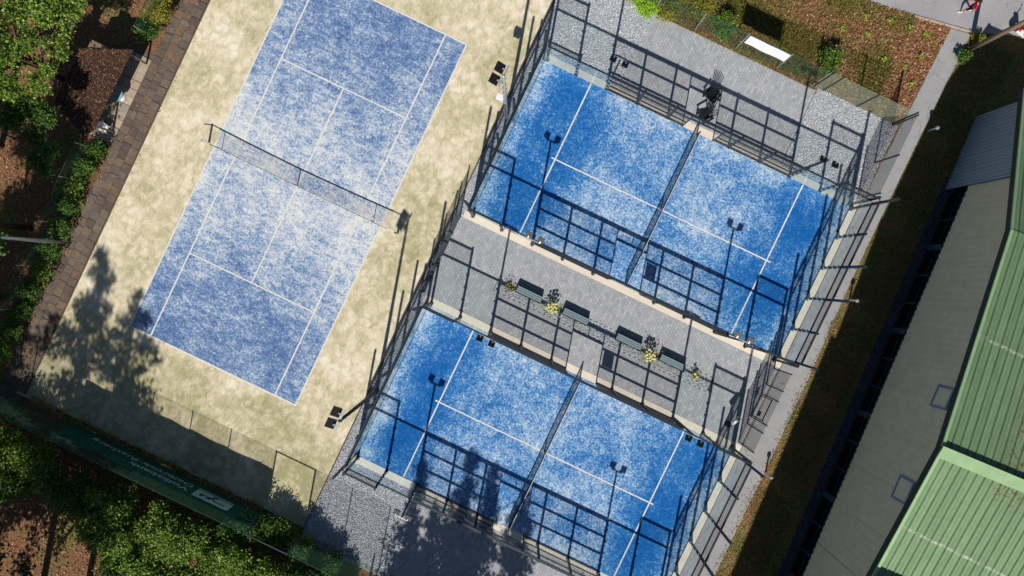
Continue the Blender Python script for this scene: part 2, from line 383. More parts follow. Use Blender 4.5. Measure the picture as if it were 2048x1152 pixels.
# gravel (joined real stones)
def gravel(areas, label, dens=420, size=.045, z=-.014):
    allV = []
    T = np.array([(1,0,0),(-1,0,0),(0,1,0),(0,-1,0),(0,0,1),(0,0,-1)], float)
    for (x0, x1, y0, y1) in areas:
        n = int((x1-x0)*(y1-y0)*dens)
        c = np.stack([rng.uniform(x0, x1, n), rng.uniform(y0, y1, n), rng.uniform(z, z+.02, n)], 1)
        s = size*rng.uniform(.5, 1.15, (n, 1))
        q = rng.normal(size=(n, 4)); q /= np.linalg.norm(q, axis=1)[:, None]; w, x, yq, zq = q.T
        R = np.stack([np.stack([1-2*(yq*yq+zq*zq), 2*(x*yq-zq*w), 2*(x*zq+yq*w)], 1), np.stack([2*(x*yq+zq*w), 1-2*(x*x+zq*zq), 2*(yq*zq-x*w)], 1), np.stack([2*(x*zq-yq*w), 2*(yq*zq+x*w), 1-2*(x*x+yq*yq)], 1)], 1)
        L = T[None]*rng.uniform(.55, 1.1, (n, 6, 1))*s[:, None]*np.array([1, .8, .5])
        allV.append(np.einsum('nij,nkj->nki', R, L)+c[:, None])
    V = np.concatenate(allV)
    me = np_mesh('gravel', V, 6, [(0,2,4),(2,1,4),(1,3,4),(3,0,4),(2,0,5),(1,2,5),(3,1,5),(0,3,5)])
    return tag(link('gravel', me, MT['gravel']), label, 'gravel', kind='stuff')
BED = {'tl': (9.12, 14.75, 13.445, 21.5), 'tr': (25.35, 30.62, 13.445, 18.5), 'bl': (9.85, 15.0, -19.0, -13.445), 'br': (25.35, 30.4, -18.6, -13.445),
       'st': (9.12, 9.84, -19.0, 13.44), 'pl': (13.2, 27.2, -.55, .35)}
for kx in BED:
    x0, x1, y0, y1 = BED[kx]; struct('gravel_bed', MB().poly([(x0, y0), (x1, y0), (x1, y1), (x0, y1)], -.026 if kx != 'st' else -.022), MT['gbed'])
gravel([BED['tl']], 'loose grey gravel at the back left corner of the upper padel court', 620)
gravel([BED['tr']], 'loose grey gravel at the back right corner of the upper padel court by the bar fence', 620)
gravel([BED['bl']], 'loose grey gravel at the lower left corner of the lower padel court', 620)
gravel([BED['br']], 'loose grey gravel off the lower right corner of the lower padel court', 120)
gravel([BED['st']], 'narrow gravel strip between the sanded tennis surround and the padel cages', 560)
gravel([(x0+.03, x1-.03, y0+.03, y1-.03) for x0, x1, y0, y1 in [BED['pl']]], 'gravel planting strip under the benches of the walkway', 620)

# ------------------------------------------------------------------ wire meshes
def grid(mb, o, u, v, w, h, su, sv, r):
    """rectangular wire mesh: origin o, unit axes u (width w), v (height h)"""
    o = Vector(o); u = Vector(u); v = Vector(v)
    n = max(1, round(w/su)); m = max(1, round(h/sv)); nn = u.cross(v)
    for i in range(n+1): mb.bar(o+u*(w*i/n), o+u*(w*i/n)+v*h, r, r, up=nn, caps=False)
    for j in range(m+1): mb.tube([o+v*(h*j/m)+nn*r*.9, o+v*(h*j/m)+u*w+nn*r*.9], r*.56, 6, False)
    return mb
def chain(mb, o, u, v, w, h, s, r):
    o = Vector(o); u = Vector(u); v = Vector(v); nn = u.cross(v)
    k = -h
    while k < w:
        for sg in (0, 1):
            a0 = max(k, 0); a1 = min(k+h, w)
            if a1 > a0+.01:
                z0, z1 = a0-k, a1-k
                if sg: z0, z1 = h-z0, h-z1
                off = nn*(r if sg else 0)
                mb.bar(o+u*a0+v*z0+off, o+u*a1+v*z1+off, r, r, up=nn, caps=False)
        k += s
    return mb

# ------------------------------------------------------------------ padel cages
def mesh_cache(d, key, fn):
    if key not in d: d[key] = fn()
    return d[key]
MC = {}
def padel_cage(cy, label, sign_side):
    R_ = thing('padel_cage', label, 'cage', (PX, cy, 0))
    def part(name, mb, mat, par=None): return mb.build(name, mat, par or R_, name == 'mesh_panel')
    cl = MB()
    def glass(axis, fixed, a0, a1, z1=3.0):
        g = MB()
        if axis == 'y': g.box(fixed-.006, fixed+.006, a0+.012, a1-.012, .03, z1)
        else: g.box(a0+.012, a1-.012, fixed-.006, fixed+.006, .03, z1)
        part('glass_panel', g, MT['glass'])
    def post(x, y, h, out, w=.09):
        m = MB().box(x-w/2, x+w/2, y-w/2, y+w/2, .012, h)
        m.box(x-.11, x+.11, y-.11, y+.11, .0125, .03)
        ox, oy = out
        # tapered stiffener at the foot
        d = Vector((ox, oy, 0)); s_ = Vector((-oy, ox, 0))*.03; c = Vector((x, y, 0))+d*(w/2-.005)
        m.add([c-s_+Vector((0,0,.03)), c+s_+Vector((0,0,.03)), c-s_+d*.12+Vector((0,0,.03)), c+s_+d*.12+Vector((0,0,.03)), c-s_+Vector((0,0,.55)), c+s_+Vector((0,0,.55))],
              [(0,2,4),(1,5,3),(2,3,5,4),(0,1,3,2),(0,4,5,1)])
        return part('post', m, MT['steel'])
    def clamps(x, y, axis, zs=(.45, 1.1, 1.8, 2.5)):
        for z in zs:
            if axis == 'x': cl.box(x-.11, x+.11, y-.03, y+.03, z-.03, z+.03)
            else: cl.box(x-.03, x+.03, y-.11, y+.11, z-.03, z+.03)
    for sx in (-1, 1):
        xg = PX+sx*10.0; xp = xg+sx*.10
        for i, dy in enumerate((-5, -3, -1, 1, 3, 5)):
            yy = cy+dy + (.12 if dy == -5 else -.12 if dy == 5 else 0)
            post(xp, yy, 6.0 if abs(dy) in (5, 1) else 4.05, (sx, 0), .12)
            if abs(dy) < 5: clamps(xg+sx*.035, yy, 'y')
        for i in range(5):
            y0 = cy-5+2*i; glass('y', xg, y0, y0+2)
            part('mesh_panel', grid(MB(), (xg+sx*.02, y0+.03, 3.08), (0,1,0), (0,0,1), 1.94, .88, .05, .05, .0045), MT['wire'])
        for z, w in ((3.03, .07), (4.0, .09)): part('rail', MB().bar((xg+sx*.02, cy-4.95, z), (xg+sx*.02, cy+4.95, z), w), MT['steel'])
        part('rail', MB().bar((xg+sx*.02, cy-4.95, .02), (xg+sx*.02, cy+4.95, .02), .05, .03), MT['steel'])
    for sy in (-1, 1):
        yg = cy+sy*5.0; yp = yg+sy*.10
        for dx in (-9.9, -8, -6, -4, -2, 2, 4, 6, 8, 9.9):
            post(PX+dx, yp, 4.05 if abs(dx) > 7 else 3.05, (0, sy), .12)
            if abs(dx) in (6, 8): clamps(PX+dx, yg+sy*.035, 'x')
        for dx in (-1, 1): part('door_post', MB().box(PX+dx-.03, PX+dx+.03, yg-.03, yg+.03, .0, 2.99), MT['steel'])
        part('door_header', MB().bar((PX-.97, yg, 2.32), (PX+.97, yg, 2.32), .09), MT['steel'])
        part('door_header', MB().box(PX-.02, PX+.02, yg-.02, yg+.02, 2.35, 2.97), MT['steel'])
        for s in (-1, 1):
            for a0, a1 in ((6, 8), (8, 10)):
                x0, x1 = sorted((PX+s*a0, PX+s*a1)); glass('x', yg, x0, x1)
            x0, x1 = sorted((PX+s*8, PX+s*9.97))
            part('mesh_panel', grid(MB(), (x0+.03, yg+sy*.02, 3.08), (1,0,0), (0,0,1), x1-x0-.06, .88, .05, .05, .0045), MT['wire'])
            part('rail', MB().bar((x0, yg+sy*.02, 4.0), (x1, yg+sy*.02, 4.0), .09), MT['steel'])
            x0, x1 = sorted((PX+s*6.05, PX+s*9.95)); part('rail', MB().bar((x0, yg+sy*.02, 3.03), (x1, yg+sy*.02, 3.03), .08), MT['steel'])
            segs = [(1, 2), (2, 4), (4, 6)]
            for a0, a1 in segs:
                x0, x1 = sorted((PX+s*a0, PX+s*a1))
                part('mesh_panel', grid(MB(), (x0+.03, yg+sy*.012, .06), (1,0,0), (0,0,1), x1-x0-.06, 2.9, .05, .05, .0045), MT['wire'])
                for z in (.03, 1.02, 2.02):
                    part('rail', MB().bar((x0+.03, yg+sy*.05, z), (x1-.03, yg+sy*.05, z), .08), MT['steel'])
        part('top_rail', MB().bar((PX-6.0, yg+sy*.03, 3.0), (PX+6.0, yg+sy*.03, 3.0), .14, .14), MT['steel'])
        part('mesh_panel', grid(MB(), (PX-.95, yg+sy*.012, 2.37), (1,0,0), (0,0,1), 1.9, .6, .05, .05, .0045), MT['wire'])
        if sy == sign_side:
            part('sign_board', MB().box(PX+1.12, PX+1.78, yg+sy*.085-.006, yg+sy*.085+.006, 1.08, 1.95), MT['steel'])
    part('glass_clamp', cl, MT['galv'])['kind'] = 'stuff'
    return R_
padel_cage(8.0, 'glass and dark steel cage around the upper padel court with the chairs behind it', -1)
padel_cage(-8.0, 'glass and dark steel cage around the lower padel court under the tree shadows', 1)

def padel_net(cy, label):
    t = thing('padel_net', label, 'net', (PX, cy, 0), 'padel nets')
    for s in (-1, 1): MB().tube([(PX, cy+s*4.93, .009), (PX, cy+s*4.93, .95)], .04, 8).build('post', MT['black'], t)
    grid(MB(), (PX, cy-4.88, .05), (0,1,0), (0,0,1), 9.76, .83, .045, .045, .004).build('net', MT['netblack'], t)
    MB().box(PX-.022, PX+.004, cy-4.88, cy+4.88, .86, .93).build('top_band', MT['netblack'], t)
    MB().box(PX+.006, PX+.03, cy-4.88, cy+4.88, .862, .925).build('white_tape', MT['line'], t)
    MB().box(PX-.025, PX+.035, cy-.025, cy+.025, .01, .935).build('centre_strap', MT['line'], t)
padel_net(8.0, 'padel net across the upper padel court'); padel_net(-8.0, 'padel net across the lower padel court')

# padel floodlights on 6 m poles
def lamp_head(mb, c, ax, tilt, w=.34, d=.30, t=.09):
    """box lamp centred at c; ax = unit dir it faces horizontally"""
    ax = Vector(ax).normalized(); sd_ = Vector((-ax.y, ax.x, 0)); n = (ax*math.sin(tilt)+Vector((0, 0, -math.cos(tilt)))).normalized(); u = n.cross(sd_)
    c = Vector(c); vs = [c+sd_*(i*w/2)+u*(j*d/2)+n*(k*t/2) for i in (-1, 1) for j in (-1, 1) for k in (-1, 1)]
    mb.add(vs, [(0,1,3,2),(4,6,7,5),(0,4,5,1),(2,3,7,6),(0,2,6,4),(1,5,7,3)])
    return mb
def padel_light(x, y, sy, label):
    t = thing('court_floodlight', label, 'floodlight', (x, y, .012), 'floodlights of the padel cages')
    MB().box(x-.05, x+.05, y-.05, y+.05, .012, 6.0).build('pole', MT['steel'], t)
    MB().bar((x-.34, y-sy*.02, 6.03), (x+.34, y-sy*.02, 6.03), .06).build('cross_arm', MT['galv'], t)
    for s in (-1, 1):
        hd = lamp_head(MB(), (x+s*.34, y-sy*.2, 6.1), (0, -sy, 0), .35).build('lamp', MT['lamp_face'], t)
        MB().bar((x+s*.34, y-sy*.02, 6.05), (x+s*.34, y-sy*.14, 6.12), .05).build('bracket', MT['galv'], hd)
where = {(-1, 1): 'left end', (1, 1): 'right end'}
for cy, nm in ((8.0, 'upper'), (-8.0, 'lower')):
    for sy in (-1, 1):
        for sx in (-1, 1):
            side = {(8.0, 1): 'far side of the upper padel court', (8.0, -1): 'walkway side of the upper padel court', (-8.0, 1): 'walkway side of the lower padel court', (-8.0, -1): 'tree-shaded side of the lower padel court'}[(cy, sy)]
            padel_light(PX+sx*6.0, cy+sy*5.22, sy, f'twin lamp floodlight mast on the {side}, {"tennis" if sx < 0 else "green-roofed hall"} end')

# ------------------------------------------------------------------ tennis net
def tennis_net():
    t = thing('tennis_net', 'tennis net stretched across the faded blue tennis court', 'net', (0, 0, 0))
    for x in (-5.86, 6.6):
        MB().box(x-.05, x+.05, -.05, .05, -.02, 1.09).build('post', MT['galv'], t)
    def top(x): return .96+.12*(abs(x)/6.2)**1.6
    n = MB(); xs = np.linspace(-5.35, 6.1, 255)
    for x in xs: n.bar((x, 0, .03), (x, 0, top(x)), .0035, caps=False)
    for j in range(22):
        f = j/21; P = [(x, 0, .03+(top(x)-.03)*f) for x in np.linspace(-5.35, 6.1, 13)]
        for a, b in zip(P[:-1], P[1:]): n.bar(a, b, .0035, caps=False)
    n.build('net', MT['netblack'], t)
    P = [(x, 0, top(x)) for x in np.linspace(-5.35, 6.1, 21)]; m = MB()
    for a, b in zip(P[:-1], P[1:]): m.bar(a, b, .03, .07)
    m.build('headband', MT['netblack'], t)
    for a, b in (((-5.86, 0, 1.07), P[0]), (P[-1], (6.6, 0, 1.07)), ((-6.35, 0.0, .9), (-5.86, 0, 1.05))): MB().bar(a, b, .035).build('cable', MT['white'], t)
    MB().box(-.03, .03, -.025, .025, -.01, .97).build('centre_strap', MT['black'], t)
    for x in (-5.0, 5.0): MB().tube([(x, 0.02, -.01), (x, .02, 1.05)], .022, 6).build('singles_stick', MT['galv'], t)
tennis_net()

# tennis floodlight masts
def tennis_mast(x, y, face, label, box=False, matp='galv'):
    t = thing('floodlight_mast', label, 'floodlight', (x, y, -.02), 'tall tennis floodlight masts')
    MB().tube([(x, y, -.03), (x, y, 5), (x, y, 9.9)], [.12, .10, .075], 12).build('mast', MT[matp], t, True)
    st = MB()
    for i in range(13): s_ = 1 if i % 2 else -1; st.bar((x, y, 3.2+i*.5), (x+.02, y+s_*.22, 3.2+i*.5), .025)
    st.build('step_iron', MT['black'], t)['kind'] = 'stuff'
    MB().bar((x, y-.55, 9.85), (x, y+.55, 9.85), .08).build('cross_arm', MT['galv'], t)
    for s in (-1, 1):
        hd = lamp_head(MB(), (x+face*.34, y+s*.3, 9.78), (face, 0, 0), .5, .46, .44, .13).build('lamp', MT['lamp_face'], t)
        MB().bar((x+face*.02, y+s*.3, 9.86), (x+face*.2, y+s*.3, 9.84), .07).build('bracket', MT['galv'], hd)
    if box: MB().box(x-.5, x-.1, y-.14, y+.14, 4.6, 5.0).build('junction_box', MT['white'], t)
tennis_mast(9.5, -9.02, -1, 'floodlight mast leaning over the sanded surround near the lower tennis corner', False, 'steel')
tennis_mast(9.5, 8.97, -1, 'pale floodlight mast with a white box beside the upper padel court', True)
tennis_mast(-11.15, -9.06, 1, 'pale floodlight mast among the hedge left of the slab path', False)

# ------------------------------------------------------------------ rod-mat fences
def rod_panel(a, b, z0, z1, name, mat, parent, sp=.2):
    a = Vector(a); b = Vector(b); d = (b-a); L = d.length; d.normalize(); nn = Vector((-d.y, d.x, 0)); m = MB()
    n = int(L/.1)
    for i in range(n+1): m.bar(a+d*(L*i/n)+Vector((0,0,z0)), a+d*(L*i/n)+Vector((0,0,z1)), .003, caps=False)
    k = int((z1-z0)/sp)
    for j in range(k+1):
        for s in (-1, 1): m.bar(a+nn*(s*.008)+Vector((0,0,z0+j*sp)), b+nn*(s*.008)+Vector((0,0,z0+j*sp)), .013, .014, caps=False)
    m.build(name, mat, parent)
def rod_fence(label, pts, h, mat, loc):
    t = thing('rod_fence', label, 'fence', loc)
    for i, p in enumerate(pts):
        MB().box(p[0]-.035, p[0]+.035, p[1]-.035, p[1]+.035, -.03, h+.05).build('post', MT['steel'], t)
        if i: rod_panel((*pts[i-1], 0), (*p, 0), .06, h, 'fence_panel', mat, t)
    return t
rod_fence('sage rod mat fence behind the gravel beside the leaf-strewn bank', [(25.1,18.5),(25.7,18.5),(27.9,18.5),(30.24,18.5)], 3.0, MT['rodsage'], (25.1,18.5,-.03))
rod_fence('dark rod mat fence between the gravel corner and the asphalt path', [(30.3,18.38),(30.3,15.95),(30.3,13.6)], 3.0, MT['rodgrey'], (30.3,18.38,-.03))
def rod_gate_fence(x, label, sgn):
    t = rod_fence(label, [(x,2.42),(x,1.36),(x,.74)], 3.0, MT['rodgrey'], (x, 0, 0))
    for p in ((x,-.74),(x,-1.22),(x,-2.42)): MB().box(p[0]-.035, p[0]+.035, p[1]-.035, p[1]+.035, -.03, 3.05).build('post', MT['steel'], t)
    rod_panel((x,-.74,0), (x,-1.22,0), .06, 3.0, 'fence_panel', MT['rodgrey'], t); rod_panel((x,-1.22,0), (x,-2.42,0), .06, 3.0, 'fence_panel', MT['rodgrey'], t)
    rod_panel((x,-.7,0), (x,.7,0), 2.12, 3.0, 'fence_panel', MT['rodgrey'], t)
    g = MB()
    for z in (.08, 2.02): g.bar((x,-.68,z), (x,.68,z), .06)
    for y in (-.65, .65): g.bar((x,y,.06), (x,y,2.04), .06)
    go = g.build('gate', MT['steel'], t)
    rod_panel((x,-.62,0), (x,.62,0), .12, 1.98, 'gate_panel', MT['rodgrey'], go)
    MB().box(x-.05, x+.05, -.5, -.22, .85, 1.25).build('lock_box', MT['black'], go)
    MB().bar((x+sgn*.09, -.42, 1.3), (x+sgn*.09, -.1, 1.3), .03).build('handle', MT['galv'], go)
rod_gate_fence(30.25, 'dark rod mat fence with a gate at the path end of the walkway', 1)
rod_gate_fence(9.55, 'dark rod mat fence with a gate at the tennis end of the walkway', 1)

# ------------------------------------------------------------------ green mesh fences
def green_fence(label, name, posts, h, mat_post, loc, panel_mat='greenwire', r=.0042, s=.085, post_w=.055):
    t = thing(name, label, 'fence', loc)
    for i, p in enumerate(posts):
        MB().tube([(p[0], p[1], -.05), (p[0], p[1], h)], post_w/2, 8).build('post', MT[mat_post], t)
        if i:
            a = Vector((*posts[i-1], .03)); d = Vector((*p, .03))-a; L = d.length
            chain(MB(), a, d.normalized(), (0,0,1), L, h-.08, s, r).build('mesh_panel', MT[panel_mat], t)
            MB().bar((*posts[i-1], h-.03), (*p, h-.03), .02).build('tension_wire', MT[panel_mat], t)
    return t
green_fence('green mesh fence with pale posts along the bank behind the paving', 'mesh_fence', [(12.1,18.52),(14.7,18.5),(17.32,18.5),(19.97,18.5),(22.63,18.5),(25.0,18.5)], 2.8, 'galv', (12.1,18.5,-.05))
bn = MB(); n = 26
for i in range(n+1):
    f = i/n; x = 20.07+2.5*f; sag = .03*math.sin(9*f); w = .006*math.sin(11*f)
    bn.v += [(x, 18.44+w, 2.74), (x, 18.41+w*1.5, 1.56+sag*.8), (x, 18.452+w, 2.74), (x, 18.422+w*1.5, 1.56+sag*.8)]
for i in range(n):
    a_ = i*4; b_ = a_+4; bn.f += [(a_, a_+1, b_+1, b_), (a_+2, b_+2, b_+3, a_+3), (a_, b_, b_+2, a_+2), (a_+1, a_+3, b_+3, b_+1)]; bn.m += [0]*4
tag(bn.build('banner', MT['bannerwhite'], None), 'blank white banner tied to the top of the green mesh fence', 'banner')

FY = -18.57                                                        # tennis end fence with windscreen
ef = thing('screen_fence', 'tall tennis end fence with dark green windscreen and bank lettering', 'fence', (-10, FY, -.05))
fx = [-11.6, -9.1, -6.55, -4.0, -1.45, 1.1, 3.65, 6.62]
def end_post(x, h=3.7): MB().tube([(x, FY, -.06), (x, FY, h)], .032, 8).build('post', MT['greenwire'], ef)
for i, x in enumerate(fx):
    end_post(x)
    if i:
        chain(MB(), (fx[i-1], FY-.02, .03), (1,0,0), (0,0,1), x-fx[i-1], 3.62, .11, .006).build('mesh_panel', MT['greenwire'], ef)
        MB().bar((fx[i-1], FY, 3.66), (x, FY, 3.66), .012).build('top_rail', MT['greenwire'], ef)
for x in (9.25, 11.7, 14.2): end_post(x)
for a_, b_ in ((9.25, 11.7), (11.7, 14.2)):
    chain(MB(), (a_, FY-.02, .03), (1,0,0), (0,0,1), b_-a_, 3.62, .11, .006).build('mesh_panel', MT['greenwire'], ef)
    MB().bar((a_, FY, 3.66), (b_, FY, 3.66), .012).build('top_rail', MT['greenwire'], ef)
MB().bar((6.62, FY, 3.66), (9.25, FY, 3.66), .05).build('gate_header', MT['steel'], ef)
for x in (6.66, 9.2): MB().bar((x, FY, 0), (x, FY, 3.66), .05).build('gate_post', MT['steel'], ef)
for a_, b_ in zip([-5.8, -4.0, -1.45, 1.1, 3.65], [-4.0, -1.45, 1.1, 3.65, 6.6]):
    m = MB(); k = 10
    for i in range(k+1):
        x = a_+(b_-a_)*i/k; top = 2.58+.035*math.sin(2*math.pi*i/k*1.0+a_); bow = .05+.03*math.sin(math.pi*i/k)
        m.v += [(x, FY+.035, .12), (x, FY+bow, 1.3), (x, FY+.035, top), (x, FY+.029, .12), (x, FY+bow-.006, 1.3), (x, FY+.029, top)]
    for i in range(k):
        o_ = i*6; m.f += [(o_, o_+6, o_+7, o_+1), (o_+1, o_+7, o_+8, o_+2), (o_+3, o_+4, o_+10, o_+9), (o_+4, o_+5, o_+11, o_+10), (o_+2, o_+8, o_+11, o_+5), (o_, o_+3, o_+9, o_+6)]; m.m += [0]*6
    m.build('windscreen', MT['screen'], ef)
MT['print'] = simple('white_print', '#86a9ab', .8, 0, .1, .06, 5)
MT['printgreen'] = simple('green_print', '#17403a', .8, 0, .1, .08, 5)
def lettering(body, x_start, z_base, width, cap, bold):
    cu = bpy.data.curves.new('lettering', 'FONT'); cu.body = body; cu.size = 1.0; cu.extrude = .004; cu.offset = bold
    o = bpy.data.objects.new('tmp', cu); COL.objects.link(o); bpy.context.view_layer.update()
    me = bpy.data.meshes.new_from_object(o.evaluated_get(bpy.context.evaluated_depsgraph_get())); bpy.data.objects.remove(o)
    co_ = np.zeros(len(me.vertices)*3, np.float32); me.vertices.foreach_get('co', co_); co_ = co_.reshape(-1, 3)
    w = co_[:, 0].max()-co_[:, 0].min(); co_[:, 0] = (co_[:, 0]-co_[:, 0].min())*width/w; co_[:, 1] *= cap/.69
    out = np.stack([x_start-co_[:, 0]+10, co_[:, 2]+.096, z_base+co_[:, 1]+.05], 1)
    me.vertices.foreach_set('co', out.reshape(-1)); me.update(); me.materials.clear()
    return link('lettering', me, MT['print'], ef)
lettering('Volksbank', 2.36, 1.68, 3.8, .43, .012); lettering('Delbrück-Rietberg', 2.3, .98, 6.5, .40, .002)
lg = MB().box(2.68, 4.92, FY+.088, FY+.094, .92, 2.2).build('logo_panel', MT['print'], ef)
def lpoly(pts):   # outline in panel coordinates (u to the reader's right, v up), 0..1
    P = [(4.92-u*2.24, .92+v*1.28) for u, v in pts]; n = len(P); m = MB()
    m.add([(x, FY+.094, z) for x, z in P]+[(x, FY+.098, z) for x, z in P], [tuple(range(n-1, -1, -1)), tuple(range(n, 2*n))]+[(i, (i+1) % n, n+(i+1) % n, n+i) for i in range(n)])
    m.build('logo_mark', MT['printgreen'], lg)
lpoly([(.0, .10), (1.0, .10), (1.0, .17), (.0, .17)])
lpoly([(.14, .62), (.40, .62), (.46, .52), (.50, .40), (.56, .40), (.70, .74), (.60, .74), (.50, .55), (.44, .72), (.14, .72)])
lpoly([(.36, .17), (.50, .17), (.56, .38), (.48, .40), (.40, .26)])
lpoly([(.50, .42), (.86, .42), (.86, .74), (.76, .74), (.76, .54), (.54, .54)])
# side fence of the tennis court on the left
green_fence('green mesh fence behind the hedge along the slab path', 'mesh_fence', [(-11.75,-16.5),(-11.75,-13.7),(-11.75,-10.9),(-11.75,-8.1),(-11.75,-5.3),(-11.75,-3.2)], 2.4, 'galv', (-11.75,-16.5,-.05), s=.1)
green_fence('short green mesh fence beyond the leaf-covered shed', 'mesh_fence', [(-11.5,4.2),(-11.5,6.4),(-11.5,9.0)], 2.4, 'galv', (-11.5,4.2,-.05), s=.1)

# ------------------------------------------------------------------ benches
def make_bench(L=1.6):
    t = thing('bench', '', 'bench', (0,0,0), 'benches on the gravel strip')
    for i in range(3): MB().box(-L/2, L/2, .02-.125*i+.11, .135-.125*i+.11-.012, .42, .455).build('slat', MT['benchslat'], t)
    MB().box(-L/2+.0, L/2, -.20, -.165, .10, .40).build('front_panel', MT['benchdark'], t)
    MB().box(-L/2, L/2, .215, .24, .0, .40).build('back_panel', MT['benchdark'], t)
    for x in (-L/2+.03, L/2-.03): MB().box(x-.03, x+.03, -.163, .213, -.03, .417).build('leg', MT['benchdark'], t)
    return t
bproto = make_bench()
for i, (x, lb) in enumerate([(15.22, 'slatted bench on gravel nearest the tennis court, beside the small orange plant'), (18.26, 'slatted bench right of the flowering bush, opposite the door gap'),
                             (21.74, 'slatted bench left of the second flowering bush'), (24.6, 'slatted bench nearest the hall end, beside the small yellow plant')]):
    o = bproto if i == 0 else copy_tree(bproto)
    o.location = (x, .08, .0); o['label'] = lb

# ------------------------------------------------------------------ foliage generator
def leaves_np(P, size, up=.5, aspect=.62):
    n = len(P); nrm = rng.normal(size=(n, 3)); nrm[:, 2] = np.abs(nrm[:, 2])+up; nrm /= np.linalg.norm(nrm, axis=1)[:, None]
    t = np.cross(nrm, rng.normal(size=(n, 3))); t /= np.linalg.norm(t, axis=1)[:, None]; b = np.cross(nrm, t)
    s = size*rng.uniform(.6, 1.25, (n, 1)); V = np.zeros((n, 4, 3))
    V[:, 0] = P-t*s*.5; V[:, 1] = P+b*s*.5*aspect+nrm*s*.08; V[:, 2] = P+t*s*.5; V[:, 3] = P-b*s*.5*aspect+nrm*s*.08
    return V
def cluster_pts(lobes, ncl, per, spread, shell=.45):
    vol = np.array([l[1][0]*l[1][1]*l[1][2] if len(l[1]) == 3 else 1 for l in lobes])**.67; pick = rng.choice(len(lobes), ncl, p=vol/vol.sum())
    C = np.array([l[0] for l in lobes])[pick]; Rr = np.array([l[1] for l in lobes])[pick]
    d = rng.normal(size=(ncl, 3)); d /= np.linalg.norm(d, axis=1)[:, None]
    c = C + d*Rr*(rng.uniform(0, 1, (ncl, 1))**shell)
    sp = spread*rng.uniform(.6, 1.3, (ncl, 1, 1))
    return (c[:, None]+rng.normal(size=(ncl, per, 3))*sp*np.array([1, 1, .6])).reshape(-1, 3)
def foliage(name, P, size, mat, parent, off, up=.5, zmin=.03):
    P = P[P[:, 2] > zmin]
    return link(name, np_mesh(name, leaves_np(P-np.array(off), size, up), 4, [(0,1,2,3)]), mat, parent)
def trunk(mb, base, top, r, limbs):
    b = Vector(base); t = Vector(top); k = 6
    pts = [b.lerp(t, i/k)+Vector((rnd.gauss(0, .04), rnd.gauss(0, .04), 0))*(1 if 0 < i < k else 0) for i in range(k+1)]
    mb.tube(pts, [r*(1-.75*i/k) for i in range(k+1)], 8)
    for (f, e) in limbs:
        s_ = b.lerp(t, f); e = Vector(e); m_ = s_.lerp(e, .5)+Vector((0, 0, .12*(e-s_).length)); mb.tube([s_, m_, e], [r*.42*(1-.6*f), r*.25, .012], 6)
    return mb
def tree(name, label, base, h, lobes, mat, leaf=.14, ncl=700, per=16, spread=.22, cat='tree', group=None, r=.16, shell=.45, up=.5):
    bx, by = base; t = thing(name, label, cat, (bx, by, -.06), group)
    L = [((bx+c[0], by+c[1], c[2]), rr) for c, rr in lobes]
    trunk(MB(), (bx, by, -.08), (bx, by, h*.88), r, [(.35+.45*rnd.random(), Vector(c)+Vector((0, 0, -.2*rr[2]))) for c, rr in L]).build('trunk', MT['bark'], t)
    foliage('crown', cluster_pts(L, ncl, per, spread, shell), leaf, mat, t, (bx, by, -.06), up)
    return t
def lobes_ball(rx, z0, z1, n, rl, seed=0):
    r_ = random.Random(seed); out = []
    for i in range(n):
        a = 2*math.pi*(i+r_.random()*.6)/n*2.4; q = rx*math.sqrt(r_.random()); z = z0+(z1-z0)*r_.random(); s_ = rl*r_.uniform(.7, 1.25)
        out.append(((q*math.cos(a), q*math.sin(a), z), (s_, s_, s_*.75)))
    return out
def conifer(label, base, h, wid, group, ncl=900, name='conifer_tree', seed=0, gap=.12, z0=.12):
    bx, by = base; t = thing(name, label, 'tree', (bx, by, -.06), group)
    limbs = []; P = []; r_ = np.random.default_rng(seed+100)
    nt = int(h/.55)
    for i in range(nt):
        f = (i+.5)/nt; z = h*(z0+(.98-z0)*f); reach = wid*(1-f)**.8*r_.uniform(.55, 1.15)+.15
        for j in range(int(4+3*(1-f))):
            if r_.random() < gap: continue
            a = r_.uniform(0, 2*math.pi); rr = reach*r_.uniform(.6, 1.1); e = (bx+rr*math.cos(a), by+rr*math.sin(a), z-.12*rr)
            limbs.append((min(.98, z/h), e)); m = int(26*rr+8); s_ = r_.uniform(0, 1, (m, 1))**.7
            p0 = np.array([bx, by, z]); q = p0+(np.array(e)-p0)*s_ + r_.normal(size=(m, 3))*np.array([.26, .26, .14])*(.5+.7*(1-f))
            P.append(q)
    mb = MB(); mb.tube([(bx, by, -.08), (bx, by, h*.5), (bx, by, h)], [.22, .14, .02], 8)
    for f, e in limbs: mb.tube([(bx, by, f*h), e], [.035, .01], 4, False)
    mb.build('trunk', MT['bark'], t)
    P = np.concatenate(P); P = np.repeat(P, 2, 0)+r_.normal(size=(len(P)*2, 3))*.08
    foliage('crown', P, .26, MT['conifer'], t, (bx, by, -.06), .2)
    return t

